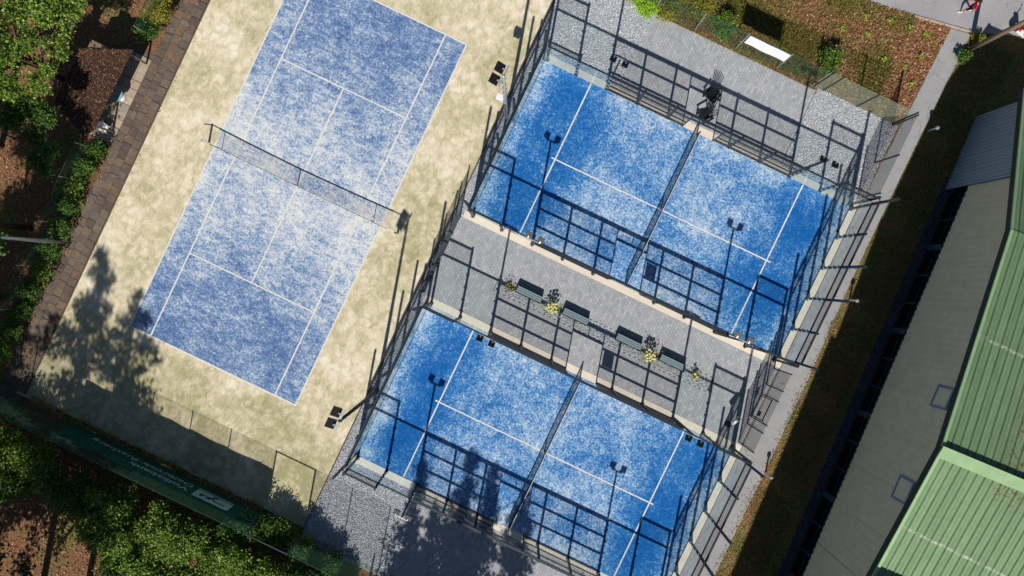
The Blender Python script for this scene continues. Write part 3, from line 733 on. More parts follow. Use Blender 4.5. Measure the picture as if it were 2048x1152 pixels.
# trees seen at the upper left
Rn = np.array(Rm); C0 = np.array(CAM)
def G(px, py, z=0.):
    d = Rn @ np.array([(px-1024)/1593, -(py-576)/1593, -1.]); t = (z-C0[2])/d[2]; return C0+d*t
def lobes_px(base, L): return [((float(G(a, b, z)[0])-base[0], float(G(a, b, z)[1])-base[1], z), (r_, r_, r_*.6)) for a, b, z, r_ in L]
tree('broadleaf_tree', 'large bright green broadleaf tree in the top left corner above the shed', (-14.2, -.2), 9.0,
     lobes_px((-14.2, -.2), [(15,25,7.6,1.1),(80,15,7.8,.95),(125,35,7.0,.8),(60,85,7.4,.85),(118,95,6.6,.65),(12,105,7.6,.9),(20,175,6.6,.85),(70,165,6.4,.7),(95,140,6.6,.5),(100,-20,7.8,1.0),(-30,60,8,1.2),(40,-30,8.2,1.2),(135,70,6.6,.5),(140,5,7.2,.7),(-20,150,7,1.0)]),
     MT['leaf'], .16, 400, 36, .15, r=.2, group='trees beside the shed')
tree('broadleaf_tree', 'smaller green broadleaf tree left of the shed and below the large one', (-13.9, -4.2), 5.6,
     lobes_px((-13.9, -4.2), [(60,215,5.2,.6),(90,232,5.0,.5),(20,235,5.2,.7),(70,270,4.6,.5),(98,300,4.4,.45),(70,320,4.2,.5),(92,340,4.0,.35),(30,200,5.4,.6)]),
     MT['leafdark'], .15, 330, 28, .15, r=.12, group='trees beside the shed')
# trees out of the frame whose shadows fall into it
GRP = 'trees beyond the fences'
conifer('tall conifer shading the lower left corner of the tennis surround', (-3.6, -28.3), 20.5, 5.6, GRP, seed=1, gap=.52, z0=.22)
conifer('conifer behind the windscreen fence shading the tennis court corner', (-.9, -28.0), 18.4, 4.4, GRP, seed=2, gap=.5, z0=.34)
conifer('conifer at the far left corner behind the fence', (-8.2, -28.5), 14.5, 3.0, GRP, seed=3, gap=.4, z0=.35)
for i, (x, y, h, w) in enumerate([(20.0,-23.8,14.2,2.6),(21.7,-24.4,14.4,2.1),(23.9,-24.6,14.2,2.6),(17.4,-24.8,13.4,2.0),(26.6,-25.6,10.5,1.5),(19.0,-26.4,13.0,1.8)]):
    conifer(['slender conifer casting the tallest shadow on the lower padel court', 'slender conifer beside the tallest shadow caster', 'slender conifer shading the lower padel net', 'slender conifer shading the lower padel corner glass', 'short conifer shading the lower paving end', 'bushy conifer behind the shadow casters of the lower padel court'][i], (x, y), h, w, GRP, seed=10+i, gap=.3, z0=.22)
for i, (x, y, h, a, b, n, rl, sd_, nc) in enumerate([(18.6,-24.0,9.0,5.0,8.4,8,.8,5,120),(15.6,-25.4,8.6,4.6,7.6,5,.7,6,80),(22.2,-24.6,7.8,4.4,7.0,6,.75,8,100),(32.3,-23.0,9.0,5.0,8.6,8,1.0,7,300),
        (-8.0,-34.0,11,6,10,9,1.4,31,380),(-12.4,-31.0,11,6,10,9,1.5,34,420)]):
    tree('broadleaf_tree', ['broad tree shading the paving beside the lower padel court', 'broad tree shading the gravel end of the lower paving', 'broad tree shading the right end of the lower paving', 'broad tree shading the asphalt path at the lower edge', 'broad tree shading the leaf litter behind the end fence', 'broad tree beyond the lower left corner'][i], (x, y), h, lobes_ball(2.4, a, b, n, rl, sd_), MT['leafdark'], .18, nc, 22, .27, group=GRP, r=.18)
for i, (x, y, h, cx_, sd_, rx) in enumerate([(-13.4,-9.2,11,1.2,21,2.2),(-13.0,-13.6,10.5,1.3,22,1.8),(-12.9,-18.0,10,1.2,23,1.9),(-17.0,-5.5,12,0,24,2.4),(-13.2,-22.6,10,1.5,25,2.4),(-17.5,-12.0,11,0,26,2.4)]):
    L_ = [((c[0]+cx_, c[1], c[2]), r_) for c, r_ in lobes_ball(rx, h*.66, h*.92, 10, 1.05, sd_)]
    tree('broadleaf_tree', ['dark tree beyond the left edge shading the shed roof', 'dark tree beyond the left edge shading the hedge', 'dark tree at the lower left shading the slab path', 'dark tree beyond the left edge behind the shed', 'dark tree at the lower left corner of the fences', 'dark tree beyond the left edge shading the leaf litter'][i], (x, y), h, L_, MT['leafdark'], .18, 700, 22, .26, group=GRP, r=.2)

# shrubs behind the windscreen fence
shr = [(-10.6,-21.0,2.6,1.5,'leafyellow'),(-8.6,-21.1,3.0,1.5,'leaf'),(-6.2,-21.0,2.8,1.4,'leaf'),(-3.9,-21.4,2.6,1.2,'leafdark'),(-1.2,-21.6,3.3,1.35,'leaf'),(1.2,-21.5,3.4,1.45,'leaf'),(3.5,-21.4,3.5,1.5,'leaf'),(5.8,-21.3,3.2,1.5,'leaf'),(8.2,-21.0,3.2,1.45,'leaf'),(10.4,-21.1,3.0,1.2,'leafdark'),(12.5,-21.0,2.4,.9,'leafdark'),(-.3,-23.0,3.2,1.3,'leaf'),(2.3,-23.2,3.4,1.3,'leaf'),(4.8,-23.2,3.4,1.4,'leaf'),(7.2,-22.9,3.2,1.4,'leaf'),(-9.6,-22.6,3.0,1.4,'leaf'),(-7.4,-22.6,2.8,1.2,'leafdark'),(9.8,-22.6,3.0,1.3,'leaf'),(6.0,-24.6,3.2,1.3,'leafdark'),(-2.4,-21.5,2.8,1.1,'leafdark'),(-11.9,-22.3,2.6,1.3,'leafdark'),(1.2,-24.9,3.2,1.3,'leafdark'),(9.0,-24.2,3.0,1.3,'leafdark')]
ord_ = ['first', 'second', 'third', 'fourth', 'fifth', 'sixth', 'seventh', 'eighth', 'ninth', 'tenth', 'eleventh']
for i, (x, y, h, w, m) in enumerate(shr):
    lb = f'leafy shrub behind the end fence, {ord_[i]} from the left along it' if i < 11 else ['leafy back-row shrub below the bank name lettering', 'leafy back-row shrub below the start of the lettering', 'leafy back-row shrub below the white logo', 'leafy back-row shrub below the fence gate', 'leafy back-row shrub at the left picture edge', 'leafy back-row shrub left of the dark gap', 'leafy back-row shrub below the lower gravel corner', 'leafy shrub lowest at the bottom picture edge', 'dark shrub between the two shrub clumps behind the fence', 'dark shrub in the far left corner behind the fence', 'dark shrub below the lettering near the bottom edge', 'dark shrub below the gate near the bottom edge'][i-11]
    tree('shrub', lb, (x, y), h, lobes_ball(w*.8, h*.55, h*.88, 7, w*.55, 40+i), MT[m], .15, int(190*w*w)+90, 24, .17, 'shrub', 'shrubs behind the end fence', .07)
# hedge plants between slab path and left fence
hx = [(-11.5,-16.2,1.3),(-11.45,-14.9,1.5),(-11.5,-13.6,1.4),(-11.4,-12.3,1.6),(-11.45,-11.0,1.4),(-11.5,-9.7,1.5),(-11.45,-8.3,1.7),(-11.4,-6.9,1.8),(-11.5,-5.6,1.7),(-11.5,-4.3,1.6),(-11.35,-3.2,1.2),(-11.5,4.3,1.5),(-11.4,5.6,1.6),(-11.35,7.0,1.8),(-11.4,8.6,1.7)]
for i, (x, y, h) in enumerate(hx):
    lb = f'hedge shrub beside the slab path, {("number "+str(i+1)) if False else (ord_[i] if i < 11 else "")} from the lower end' if i < 11 else ['hedge shrub just beyond the shed shadow', 'hedge shrub at the short green fence', 'yellowish hedge shrub at the top left fence', 'last hedge shrub at the top edge of the slab path'][i-11]
    tree('hedge_shrub', lb, (x, y), h, lobes_ball(.42, h*.4, h*.8, 6, .42, 80+i), MT['leafyellow' if i in (12, 13, 14) else 'leaf' if i % 4 == 0 else 'leafdark'], .12, 90, 20, .14, 'shrub', 'hedge shrubs left of the slab path', .04)
# bushes at the end-fence gate and in front of the fence
for x, y, h, lb in [(7.7,-18.9,2.1,'dark bush in the gate opening of the end fence'), (9.5,-19.3,2.2,'dark bush right of the gate of the end fence'), (5.9,-19.3,2.6,'dark bush left of the gate of the end fence'), (11.4,-19.5,1.5,'low bush at the corner of the lower gravel bed')]:
    tree('bush', lb, (x, y), h, lobes_ball(.7, h*.4, h*.85, 7, .5, int(x*10)), MT['leafdark'], .13, 170, 20, .15, 'bush', 'bushes at the gate of the end fence', .05)

# ground cover: fallen leaves, grass and weeds
def scatter_leaves(areas, n, label, size=.11, mat='dryleaf', name='fallen_leaves'):
    A = np.array([(b-a)*(d-c) for a, b, c, d in areas]); k = rng.choice(len(areas), n, p=A/A.sum()); ar = np.array(areas)[k]
    P = np.stack([rng.uniform(ar[:, 0], ar[:, 1]), rng.uniform(ar[:, 2], ar[:, 3]), rng.uniform(-.035, .03, n)], 1)
    return P
def road_y(x): return 24.45+(x-25.87)*.139 if x < 32.14 else 25.35
def stuff_leaves(P, label, size, mat, name, up=1.6): tag(link(name, np_mesh(name, leaves_np(P, size, up), 4, [(0,1,2,3)]), MT[mat]), label, 'leaves', kind='stuff')
P = scatter_leaves([(12.0,30.9,18.55,25.6)], 30000, '')
den = 1/(1+np.exp(-(P[:, 0]-25.5)/1.6))*.6+.4
keep = (P[:, 1] < 24.4+(P[:, 0]-25.87)*.139) & (P[:, 0] < 30.6+.05*(P[:, 1]-18)) & (rng.uniform(size=len(P)) < den)
stuff_leaves(P[keep], 'brown fallen leaves on the bank beyond the mesh fence', .14, 'dryleaf', 'fallen_leaves')
P = scatter_leaves([(-26,-12.0,-19,9),(-14,14,-30,-19.6)], 22000, '')
stuff_leaves(P, 'brown fallen leaves under the trees left and below the tennis court', .13, 'dryleaf', 'fallen_leaves')
P = scatter_leaves([(31.95,34.8,-14,25),(32.2,33.3,-14,10)], 11000, '')
stuff_leaves(P[P[:, 0] > 32.0+rng.exponential(.15, len(P))*np.where(P[:, 1] < 3, 2.2, 1)], 'brown fallen leaves in the grass strip beside the asphalt path', .09, 'dryleaf', 'fallen_leaves')
P = scatter_leaves([(-11.0,-9.2,-18,10),(-11.0,-10.3,-18,10)], 420, ''); P[:, 2] = rng.uniform(.012, .02, len(P))
stuff_leaves(P, 'a few stray brown leaves on the slab path', .09, 'dryleaf', 'fallen_leaves', 3)
P = scatter_leaves([(30.7,32.3,-12,25),(31.9,32.4,-12,25)], 260, ''); P[:, 2] = rng.uniform(-.014, -.006, len(P))
stuff_leaves(P, 'a few stray brown leaves on the asphalt path', .08, 'dryleaf', 'fallen_leaves', 3)
P = scatter_leaves([(30.35,30.75,13.5,18.5)], 160, ''); P[:, 2] = rng.uniform(.0, .02, len(P))
stuff_leaves(P, 'brown leaves caught along the dark rod fence', .09, 'dryleaf', 'fallen_leaves', 3)
def blades(areas, n, h, mat, label, keepf=None, patch=None):
    P = scatter_leaves(areas, n, '')
    if keepf is not None: P = P[keepf(P)]
    n = len(P); P[:, 2] = -.05; a = rng.uniform(0, 2*np.pi, n); hh = h*rng.uniform(.4, 1.3, n); w = (.022 if h > .2 else .014)*rng.uniform(.7, 1.6, n); ln = rng.normal(0, .45, (n, 2))*hh[:, None]
    V = np.zeros((n, 3, 3)); V[:, 0] = P; V[:, 1] = P; V[:, 0, 0] += np.cos(a)*w; V[:, 0, 1] += np.sin(a)*w; V[:, 1, 0] -= np.cos(a)*w; V[:, 1, 1] -= np.sin(a)*w
    V[:, 2] = P; V[:, 2, :2] += ln; V[:, 2, 2] += hh
    tag(link('grass', np_mesh('grass', V, 3, [(0,1,2)]), MT[mat]), label, 'grass', kind='stuff')
def patchy(P, s, ph, thr):
    return (np.sin(P[:, 0]*s+ph)+np.sin(P[:, 1]*s*1.3+ph*2)+np.sin((P[:, 0]+P[:, 1])*s*.7+ph*.5)+rng.normal(0, .5, len(P))) > thr
bank = lambda P: (P[:, 1] < 24.3+(P[:, 0]-25.87)*.139) & (P[:, 0] < 30.5)
blades([(12.0,30.5,18.6,25.5)], 80000, .2, 'drygrass', 'dry tufted grass covering the bank beyond the mesh fence', lambda P: bank(P) & (rng.uniform(size=len(P)) < np.clip((29.5-P[:, 0])/7, .06, 1)) & patchy(P, 1.3, .4, -.6))
blades([(12.0,29.5,18.6,25.0)], 60000, .22, 'bankgrass', 'green grass patches on the bank beyond the mesh fence', lambda P: bank(P) & patchy(P, 1.3, 2.2, .25) & (P[:, 0] < 28.8))
blades([(32.05,35.0,-16,25.2)], 42000, .15, 'greengrass', 'short grass strip between the asphalt path and the hall', lambda P: patchy(P, 1.7, .3, -.5) & (P[:, 0] > 32.05+rng.normal(.05, .06, len(P))+np.clip((3-P[:, 1])*.045, 0, .36)))
blades([(-9.0,6.3,-18.52,-18.22)], 3500, .28, 'drygrass', 'weeds growing along the foot of the end fence', lambda P: patchy(P, 2.3, .3, -.4))
blades([(12.5,25.2,18.22,18.48)], 3000, .12, 'drygrass', 'thin weeds along the back edge of the upper paving')
def weed(x, y, label, mat='limeleaf', s=.22, n=16):
    t = thing('weed_plant', label, 'plant', (x, y, -.05), 'bright green weeds on the bank')
    MB().tube([(x, y, -.06), (x, y, s*.9)], .008, 5).build('stem', MT['leafdark'], t)
    P = np.array([x, y, s*.7])+rng.normal(size=(n, 3))*np.array([s*.4, s*.4, s*.25]); foliage('leaves', P, .13, MT[mat], t, (x, y, -.05), 1.2, .01)
wl = [(1818,53,'bright green weed near the kerb end of the leaf bank'),(1855,70,'small bright weed left of the asphalt path in dry leaves'),(1810,133,'bright green weed beside the long thin pole shadow'),(1820,168,'bright green weed lowest on the leaf bank'),(1778,42,'bright weed at the road edge of the leaf bank'),(1685,58,'yellow-green weed in the middle of the dry grass'),(1733,33,'bright weed among dry grass near the road'),(1766,118,'pale weed between green grass and leaves'),(1841,115,'small weed halfway down the leaf bank'),(1735,70,'bright weed left of the tall dark weeds')]
for px, py, lb in wl:
    g = G(px, py, .1); weed(float(g[0]), float(g[1]), lb)
for px, py, lb, m in [(1293,12,'bright green bush spilling over the gravel at the mesh fence','limeleaf'),(1335,8,'orange-leaved bush behind the mesh fence','leafyellow'),(1447,50,'dense green bush on the bank behind the fence','leaf'),(1400,8,'yellow bush near the top edge behind the fence','leafyellow'),(1660,120,'green weedy bush behind the sage rod fence','leaf'),(1960,80,'dry bush between the wooden pole and the road','leafyellow'),(1930,112,'green bush at the foot of the wooden pole','leafdark')]:
    g = G(px, py, .5); x, y = float(g[0]), float(g[1])
    k_ = .55 if px > 1900 else 1.0; tree('bush', lb, (x, y), 1.1*k_, lobes_ball(.55*k_, .35*k_, .8*k_, 7, .42*k_, px), MT[m], .12, int(150*k_), 20, .15*k_, 'bush', 'bushes on the bank', .03)

# flowering plants on the planting strip
def flower(x, y, s, label, leafm, heads):
    t = thing('flowering_plant', label, 'plant', (x, y, -.02), 'plants on the gravel strip')
    st = MB()
    for i in range(9): a_ = i*.7; st.tube([(x, y, -.03), (x+s*.5*math.cos(a_), y+s*.5*math.sin(a_), s*1.0)], .01, 4)
    st.build('stems', MT['bark'], t)
    P = np.array([x, y, s*.75])+rng.normal(size=(int(260*s), 3))*np.array([s*.42, s*.42, s*.3]); foliage('leaves', P, .10, MT[leafm], t, (x, y, -.02), .8, .02)
    for i in range(heads):
        a_ = i*2.4; q = s*.55*math.sqrt((i+.5)/max(heads, 1)); c = np.array([x+q*math.cos(a_), y+q*math.sin(a_), s*(1.15-.25*q/s)+rnd.uniform(-.03, .12)])
        m = MB().ball(tuple(c), .075, 9, 6, (1, 1, .75)); m.v = [tuple(np.array(v)+rng.normal(0, .012, 3)) for v in m.v]; m.build('flower_head', MT['hydrangea'], t)
flower(13.95, .0, .34, 'small orange-green plant at the tennis end of the gravel strip', 'leafyellow', 0)
flower(16.75, -.02, .62, 'cream flowering bush between the first two benches from the tennis court', 'limeleaf', 14)
flower(23.15, -.04, .66, 'cream flowering bush between the last two benches by the hall end', 'leafyellow', 16)
flower(26.15, .0, .36, 'small yellow plant at the hall end of the gravel strip', 'leafyellow', 3)

# ------------------------------------------------------------------ garden chairs
def garden_chair(x, y, rot, label):
    t = thing('garden_chair', label, 'chair', (0, 0, 0), 'black garden chairs')
    m = MB()
    for i in range(5): m.bar((-.25, -.30+.12*i, .36-.035*i), (.25, -.30+.12*i, .36-.035*i), .105, .022)
    m.build('seat', MT['black'], t)
    for i in range(7):
        f = (i-3)/3; top = 1.0-.09*f*f
        MB().bar((f*.19, .21, .2), (f*.33, .21+.62*(top-.2)/.8*.62, top), .05, .02, up=(0,1,0)).build('back_slat', MT['black'], t)
    MB().bar((-.24, .33, .52), (.24, .33, .52), .05, .03).build('back_rail', MT['black'], t)
    for s in (-1, 1):
        MB().box(s*.36-.06, s*.36+.06, -.38, .32, .545, .57).build('arm', MT['black'], t)
        MB().box(s*.34-.035, s*.34+.035, -.34, -.29, 0, .544).build('leg', MT['black'], t)
        MB().bar((s*.29, -.33, .33), (s*.29, .42, .06), .035, .11).build('side_rail', MT['black'], t)
        MB().bar((s*.34, .27, .545), (s*.30, .36, .02), .04, .05).build('leg', MT['black'], t)
    t.location = (x, y, .0); t.rotation_euler = (0, 0, rot)
g = G(1424, 190, .3); garden_chair(float(g[0]), float(g[1]), .45+.12-.45-.35, 'black slatted garden chair farther from the padel cage')
g = G(1410, 232, .3); garden_chair(float(g[0]), float(g[1])+.0, -.6, 'black slatted garden chair right behind the padel cage')

MT['globe'] = simple('grey_white_globe', '#85898c', .5, 0, .3, .05, 5)
# bollard lamps along the path
def bollard(x, y, label):
    t = thing('bollard_lamp', label, 'lamp', (x, y, -.03), 'bollard lamps along the asphalt path')
    MB().tube([(x, y, -.04), (x, y, .95)], .055, 10).build('post', MT['galv'], t)
    MB().lathe((x, y, .95), [(0, .05), (.02, .10), (.10, .125), (.19, .10), (.24, .03)], 14).build('globe', MT['globe'], t, True)
bollard(32.33, 18.98, 'bollard lamp with white globe highest up the path'); bollard(32.5, 8.0, 'bollard lamp with white globe halfway along the path'); bollard(32.5, -3.4, 'bollard lamp with white globe nearest the walkway gate')

# pale cylinder on a stand at the walkway gate
t = thing('cylinder_bin', 'pale grey cylinder on a dark stand inside the walkway gate', 'bin', (29.2, -1.75, 0))
MB().tube([(29.2,-1.75,-.01),(29.2,-1.75,.9)], .03, 8).build('stand', MT['steel'], t)
MB().lathe((29.2,-1.75,0), [(0,.2),(.03,.2)], 14).build('base', MT['steel'], t)
MB().bar((29.2,-1.75,.85), (29.2,-1.45,1.0), .05).build('bracket', MT['steel'], t)
MB().tube([(29.1,-1.6,1.05),(29.3,-1.05,1.15)], .13, 14).build('cylinder', MT['galv'], t, True)

# ------------------------------------------------------------------ hall
A0 = Vector((35.14, 16.15, 0)); HD = Vector((.05102, -.9987, 0)); HN = Vector((-.9987, -.05102, 0))     # along the gable wall (downwards), outward
def HP(y, o, z):   # point on the facade: y world, o outward offset, z height
    s_ = (A0.y-y)/.9987; p = A0+HD*s_+HN*o; return Vector((p.x, y+HN.y*o*0, z))
hall = thing('hall', 'large hall with beige gable wall, dark glazed ground floor and green metal roof', 'building', (36, 2, -.06))
MT['beige'] = None
k = NT('beige_cladding'); w = k.n('ShaderNodeTexWave', wave_type='BANDS', bands_direction='Y', ins={'Vector': k.pos, 'Scale': 3.2, 'Distortion': .1}).outputs['Fac']
k.color(k.ramp(k.noise(1.4, 6, .6), [(.3, '#d3c9a8'), (.7, '#e0d7b8')])).rough(.7, 0, .2).bump(w, .35, .02); MT['beige'] = k.mat
k = NT('blue_grey_corrugated'); w = k.n('ShaderNodeTexWave', wave_type='BANDS', bands_direction='Y', ins={'Vector': k.pos, 'Scale': 2.1}).outputs['Fac']
k.color(k.ramp(w, [(.2, '#7f97ad'), (.8, '#b0c2d2')])).rough(.5, .2, .4).bump(w, 1, .05); MT['bluecorr'] = k.mat
k = NT('hall_glazing'); k.color('#0b0f14').rough(.08, 0, .5); MT['darkglass'] = k.mat
MT['mullion'] = simple('mullion_blue_grey', '#3f5568', .5, .2, .3, .1, 4)
MT['fascia'] = simple('dark_green_fascia', '#1d2f2c', .6, 0, .3, .1, 3)
MT['frameblue'] = simple('blue_grey_frame', '#6f86a4', .5, .1, .3, .1, 4)
def m_roof():
    k = NT('green_metal_roof'); a = k.noise(1.6, 6, .7, 0, k.n('ShaderNodeVectorMath', operation='MULTIPLY', ins={0: k.pos, 1: (3.0, .35, 1)}).outputs[0]); b = k.noise(6, 4, .7); st = k.noise(.5, 5, .7)
    col = k.ramp(k.math('ADD', k.math('MULTIPLY', a, .6), k.math('MULTIPLY', b, .4)), [(.3, '#627f5c'), (.55, '#74906a'), (.75, '#8ca580')])
    r = k.n('ShaderNodeObjectInfo').outputs['Random']; col = k.mix(1, col, k.ramp(r, [(0, .90), (1, 1.06)]), 'MULTIPLY')
    # rust bleeding from the ridge and pale scratches
    p = k.sep(); near = k.math('MULTIPLY', k.maprange(p[1], .5, 1.5, 0, 1), k.maprange(p[0], 37.0, 39.0, 0, 1)); ru = k.math('MULTIPLY', near, k.maprange(b, .5, .62))
    col = k.mix(ru, col, '#6b4334'); col = k.mix(k.math('MULTIPLY', k.maprange(k.noise(2.7, 5, .8), .66, .74), .5), col, '#b8c4ae')
    lap = k.maprange(k.math('ABSOLUTE', k.math('ADD', p[1], 2.05)), .02, .10, 1, 0); lap2 = k.maprange(k.math('ABSOLUTE', k.math('SUBTRACT', p[1], 7.6)), .02, .12, 1, 0)
    col = k.mix(k.math('MULTIPLY', k.math('MULTIPLY', k.math('ADD', lap, lap2), k.maprange(b, .42, .6)), .7), col, '#c2c9b8')
    k.color(col).rough(.55, .1, .35); return k.mat
MT['roof'] = m_roof()
RIDGE, SL = 2.0, .165
def zroof(y):      # underside height of the roof line at the facade
    d = abs(y-RIDGE)
    if y < RIDGE: return 10.72-SL*d if d <= 7.5 else 11.0-.01*(d-7.5)  # unseen lower end added taller, to push the hall's shadow edge outward
    return 10.72-SL*d if d <= 11.0 else 10.72-SL*11-.5*(d-11)
YT, YB = 21.2, -27.0
def wall_piece(name, ya, yb, o, z0, mat, par, top=-.32, th=.12, gap=.004, rib=True):
    ya -= gap; yb += gap; brk = [b for b in (13.0, 2.0, -5.5) if yb+.05 < b < ya-.05]; ys = [ya]+brk+[yb]
    if rib:
        k_ = max(2, int((ya-yb)/.09)); ys = sorted(set([ya-(ya-yb)*i/k_ for i in range(k_+1)]+brk), reverse=True)
    m = MB(); n = len(ys); of = [o-(.03 if rib and (i % 4) in (2, 3) else 0) for i in range(n)]
    fr = [HP(y, q, z0) for y, q in zip(ys, of)]+[HP(y, q, zroof(y)+top) for y, q in zip(ys, of)]; bk = [HP(y, o-th, z0) for y in ys]+[HP(y, o-th, zroof(y)+top) for y in ys]
    vs = fr+bk; fs = []
    for i in range(n-1):
        fs += [(i, i+1, n+i+1, n+i), (2*n+i, 3*n+i, 3*n+i+1, 2*n+i+1), (n+i, n+i+1, 3*n+i+1, 3*n+i), (i, 2*n+i, 2*n+i+1, i+1)]
    fs += [(0, n, 3*n, 2*n), (n-1, 3*n-1, 4*n-1, 2*n-1)]
    m.add(vs, fs); return m.build(name, mat, par)
ya = 16.3
while ya > YB+.5:
    yb = max(ya-2.42, YB)
    if ya > -5.5 > yb+.01: yb = -5.505
    wall_piece('wall_panel', ya, yb, .3, 2.3, MT['beige'], hall); ya = yb
wall_piece('corrugated_bay', 20.95, 16.32, .42, .0, MT['bluecorr'], hall)
# ground floor
def hbox(ya, yb, o0, o1, z0, z1):
    m = MB(); c = [HP(ya, o0, z0), HP(yb, o0, z0), HP(yb, o1, z0), HP(ya, o1, z0)]
    vs = c+[Vector((v.x, v.y, z1)) for v in c]; m.add(vs, [(3,2,1,0),(4,5,6,7),(0,1,5,4),(1,2,6,5),(2,3,7,6),(3,0,4,7)]); return m
hbox(20.9, YB, -.35, -.2, -.06, 2.6).build('back_wall', MT['fascia'], hall)
ya = 16.25; i = 0
while ya > YB+.4:
    yb = ya-1.75; hbox(ya-.05, yb+.05, -.06, -.03, .05, 2.28).build('window_pane', MT['darkglass'], hall)
    thick = i % 3 == 1
    hbox(yb+(.16 if thick else .04), yb-(.16 if thick else .04), -.1, .06 if thick else .0, -.05, 2.29).build('column' if thick else 'mullion', MT['mullion'], hall)
    ya = yb; i += 1
hbox(16.25, YB, .16, .335, 2.22, 2.297).build('drip_sill', MT['fascia'], hall)
hbox(16.2, YB, .02, .035, .0, .05).build('sill', MT['mullion'], hall); hbox(16.2, YB, -.028, -.005, 1.06, 1.10).build('transom', MT['mullion'], hall)
# two framed openings high on the gable wall
for ya, yb in ((4.98, 3.82), (.1, -1.13)):
    hbox(ya-.12, yb+.12, .302, .312, 7.72, 8.95).build('window_infill', MT['beige'], hall)
    m = MB()
    for a_, b_, z0, z1 in ((ya, yb, 8.95, 9.08), (ya, yb, 7.6, 7.72), (ya, ya-.12, 7.722, 8.948), (yb+.12, yb, 7.722, 8.948)):
        q = hbox(a_, b_, .302, .345, z0, z1); m.add(q.v, q.f)
    m.build('window_frame', MT['frameblue'], hall)
# fascia under the verge
def strip(y0, y1, o0, o1, dz0, dz1):
    c = [(y, o) for y in (y0, y1) for o in (o0, o1)]
    vs = [HP(y, o, zroof(y)+dz0) for y, o in c]+[HP(y, o, zroof(y)+dz1) for y, o in c]
    m = MB(); m.add(vs, [(0,1,3,2),(4,6,7,5),(0,2,6,4),(1,5,7,3),(0,4,5,1),(2,3,7,6)]); return m
for a_, b_ in ((YT+.3, 13.0), (13.0, 2.0), (2.0, -5.49), (-5.51, YB-.3)):
    strip(a_, b_, .32, .785, -.40, -.035).build('fascia', MT['fascia'], hall)
# other walls (seen only from elsewhere)
m = MB(); c = [HP(20.9, -.36, 0), HP(YB, -.36, 0)]; far = [v+Vector((30, 1.5, 0)) for v in c]
for p, q, z in ((c[0], far[0], 4.2), (c[1], far[1], 4.2)): m.bar((p.x, p.y, z/2), (q.x, q.y, z/2), .2, z)
m.build('side_wall', MT['beige'], hall)
# metal roof sheets: seams run down the slope, parallel to the verge
def roof_sheets(y0, y1, n, dz, step=.4):
    """n sheets side by side going inwards from the verge, from y0 (upper) to y1 (lower edge)"""
    z0, z1 = zroof(y0), zroof(y1); d = HP(y1, 0, z1)-HP(y0, 0, z0)
    prof = [(0, 0), (.02, 0), (.03, .035), (.05, .035), (.06, 0), (.20, .0), (.207, .01), (.218, .01), (.225, 0), (step-.022, 0), (step-.021, -.07), (step, -.07), (step, -.1), (0, -.1)]
    k = len(prof); m = MB(); vs = []
    for e in (Vector((0, 0, 0)), d): vs += [HN*(-u)+Vector((0, 0, h))+e for u, h in prof]
    m.add(vs, [(i, (i+1) % k, k+(i+1) % k, k+i) for i in range(k)]+[tuple(range(k-1, -1, -1)), tuple(range(k, 2*k))])
    me = m.mesh('roof_sheet'); me.materials.append(MT['roof'])
    st = HP(y0, .76, z0+dz)
    for i in range(n):
        p = st-HN*(step*1.0*i)+Vector((0, 0, .0))
        link('roof_sheet', me, None, hall, p-hall.location)
roof_sheets(1.98, 13.05, 46, .03); roof_sheets(2.02, -5.45, 46, .06); roof_sheets(-5.52, YB-.4, 46, .06)
roof_sheets(12.98, 21.4, 46, .0)
MT['flash'] = simple('pale_green_flashing', '#8fae82', .5, .1, .3, .1, 2)
for a_, b_, dz in ((13.0, 2.1, .075), (1.9, -5.49, .105), (-5.52, YB-.4, .105), (21.4, 13.0, .05)): strip(a_, b_, .80, .66, dz-.05, dz+.035).build('verge_flashing', MT['flash'], hall)
m = MB(); p = HP(2.0, .82, 10.72); q = p-HN*18.4
prof = [(-.42, .10), (.16, .20), (.16, -.05), (.12, -.05), (.12, .14), (-.42, .06)]; kk = len(prof)
m.add([p+Vector((0, y_, z_+.05)) for y_, z_ in prof]+[q+Vector((0, y_, z_+.05)) for y_, z_ in prof], [(i, kk+i, kk+(i+1) % kk, (i+1) % kk) for i in range(kk)]+[tuple(range(kk)), tuple(range(2*kk-1, kk-1, -1))])
m.build('ridge_flashing', MT['flash'], hall)
# gravel strip at the hall foot
gq = [HP(17.0, .05, -.02), HP(-14, .05, -.02), HP(-14, .62, -.02), HP(17.0, .62, -.02)]
struct('gravel_bed', MB().poly([(v.x, v.y) for v in gq], -.018), simple('shade_darkened_gravel_bed', '#3c4046', .95, 0, .1, .3, 14, .3))  # bed colour darkened to carry the hall's shade
MT['shadegravel'] = m_island('shade_darkened_gravel', ['#3a4048', '#565d66', '#4a5058', '#6c737c'], .9, bump=0)  # shade of the hall put into the stone colours
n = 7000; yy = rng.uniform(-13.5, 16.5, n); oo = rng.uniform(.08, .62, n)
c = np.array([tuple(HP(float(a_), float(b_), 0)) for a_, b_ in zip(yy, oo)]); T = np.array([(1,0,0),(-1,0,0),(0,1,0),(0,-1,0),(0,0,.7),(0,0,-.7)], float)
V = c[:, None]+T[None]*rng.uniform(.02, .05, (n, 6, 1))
tag(link('gravel', np_mesh('gravel', V, 6, [(0,2,4),(2,1,4),(1,3,4),(3,0,4),(2,0,5),(1,2,5),(3,1,5),(0,3,5)]), MT['shadegravel']), 'gravel drip strip at the foot of the hall in deep shade', 'gravel', kind='stuff')

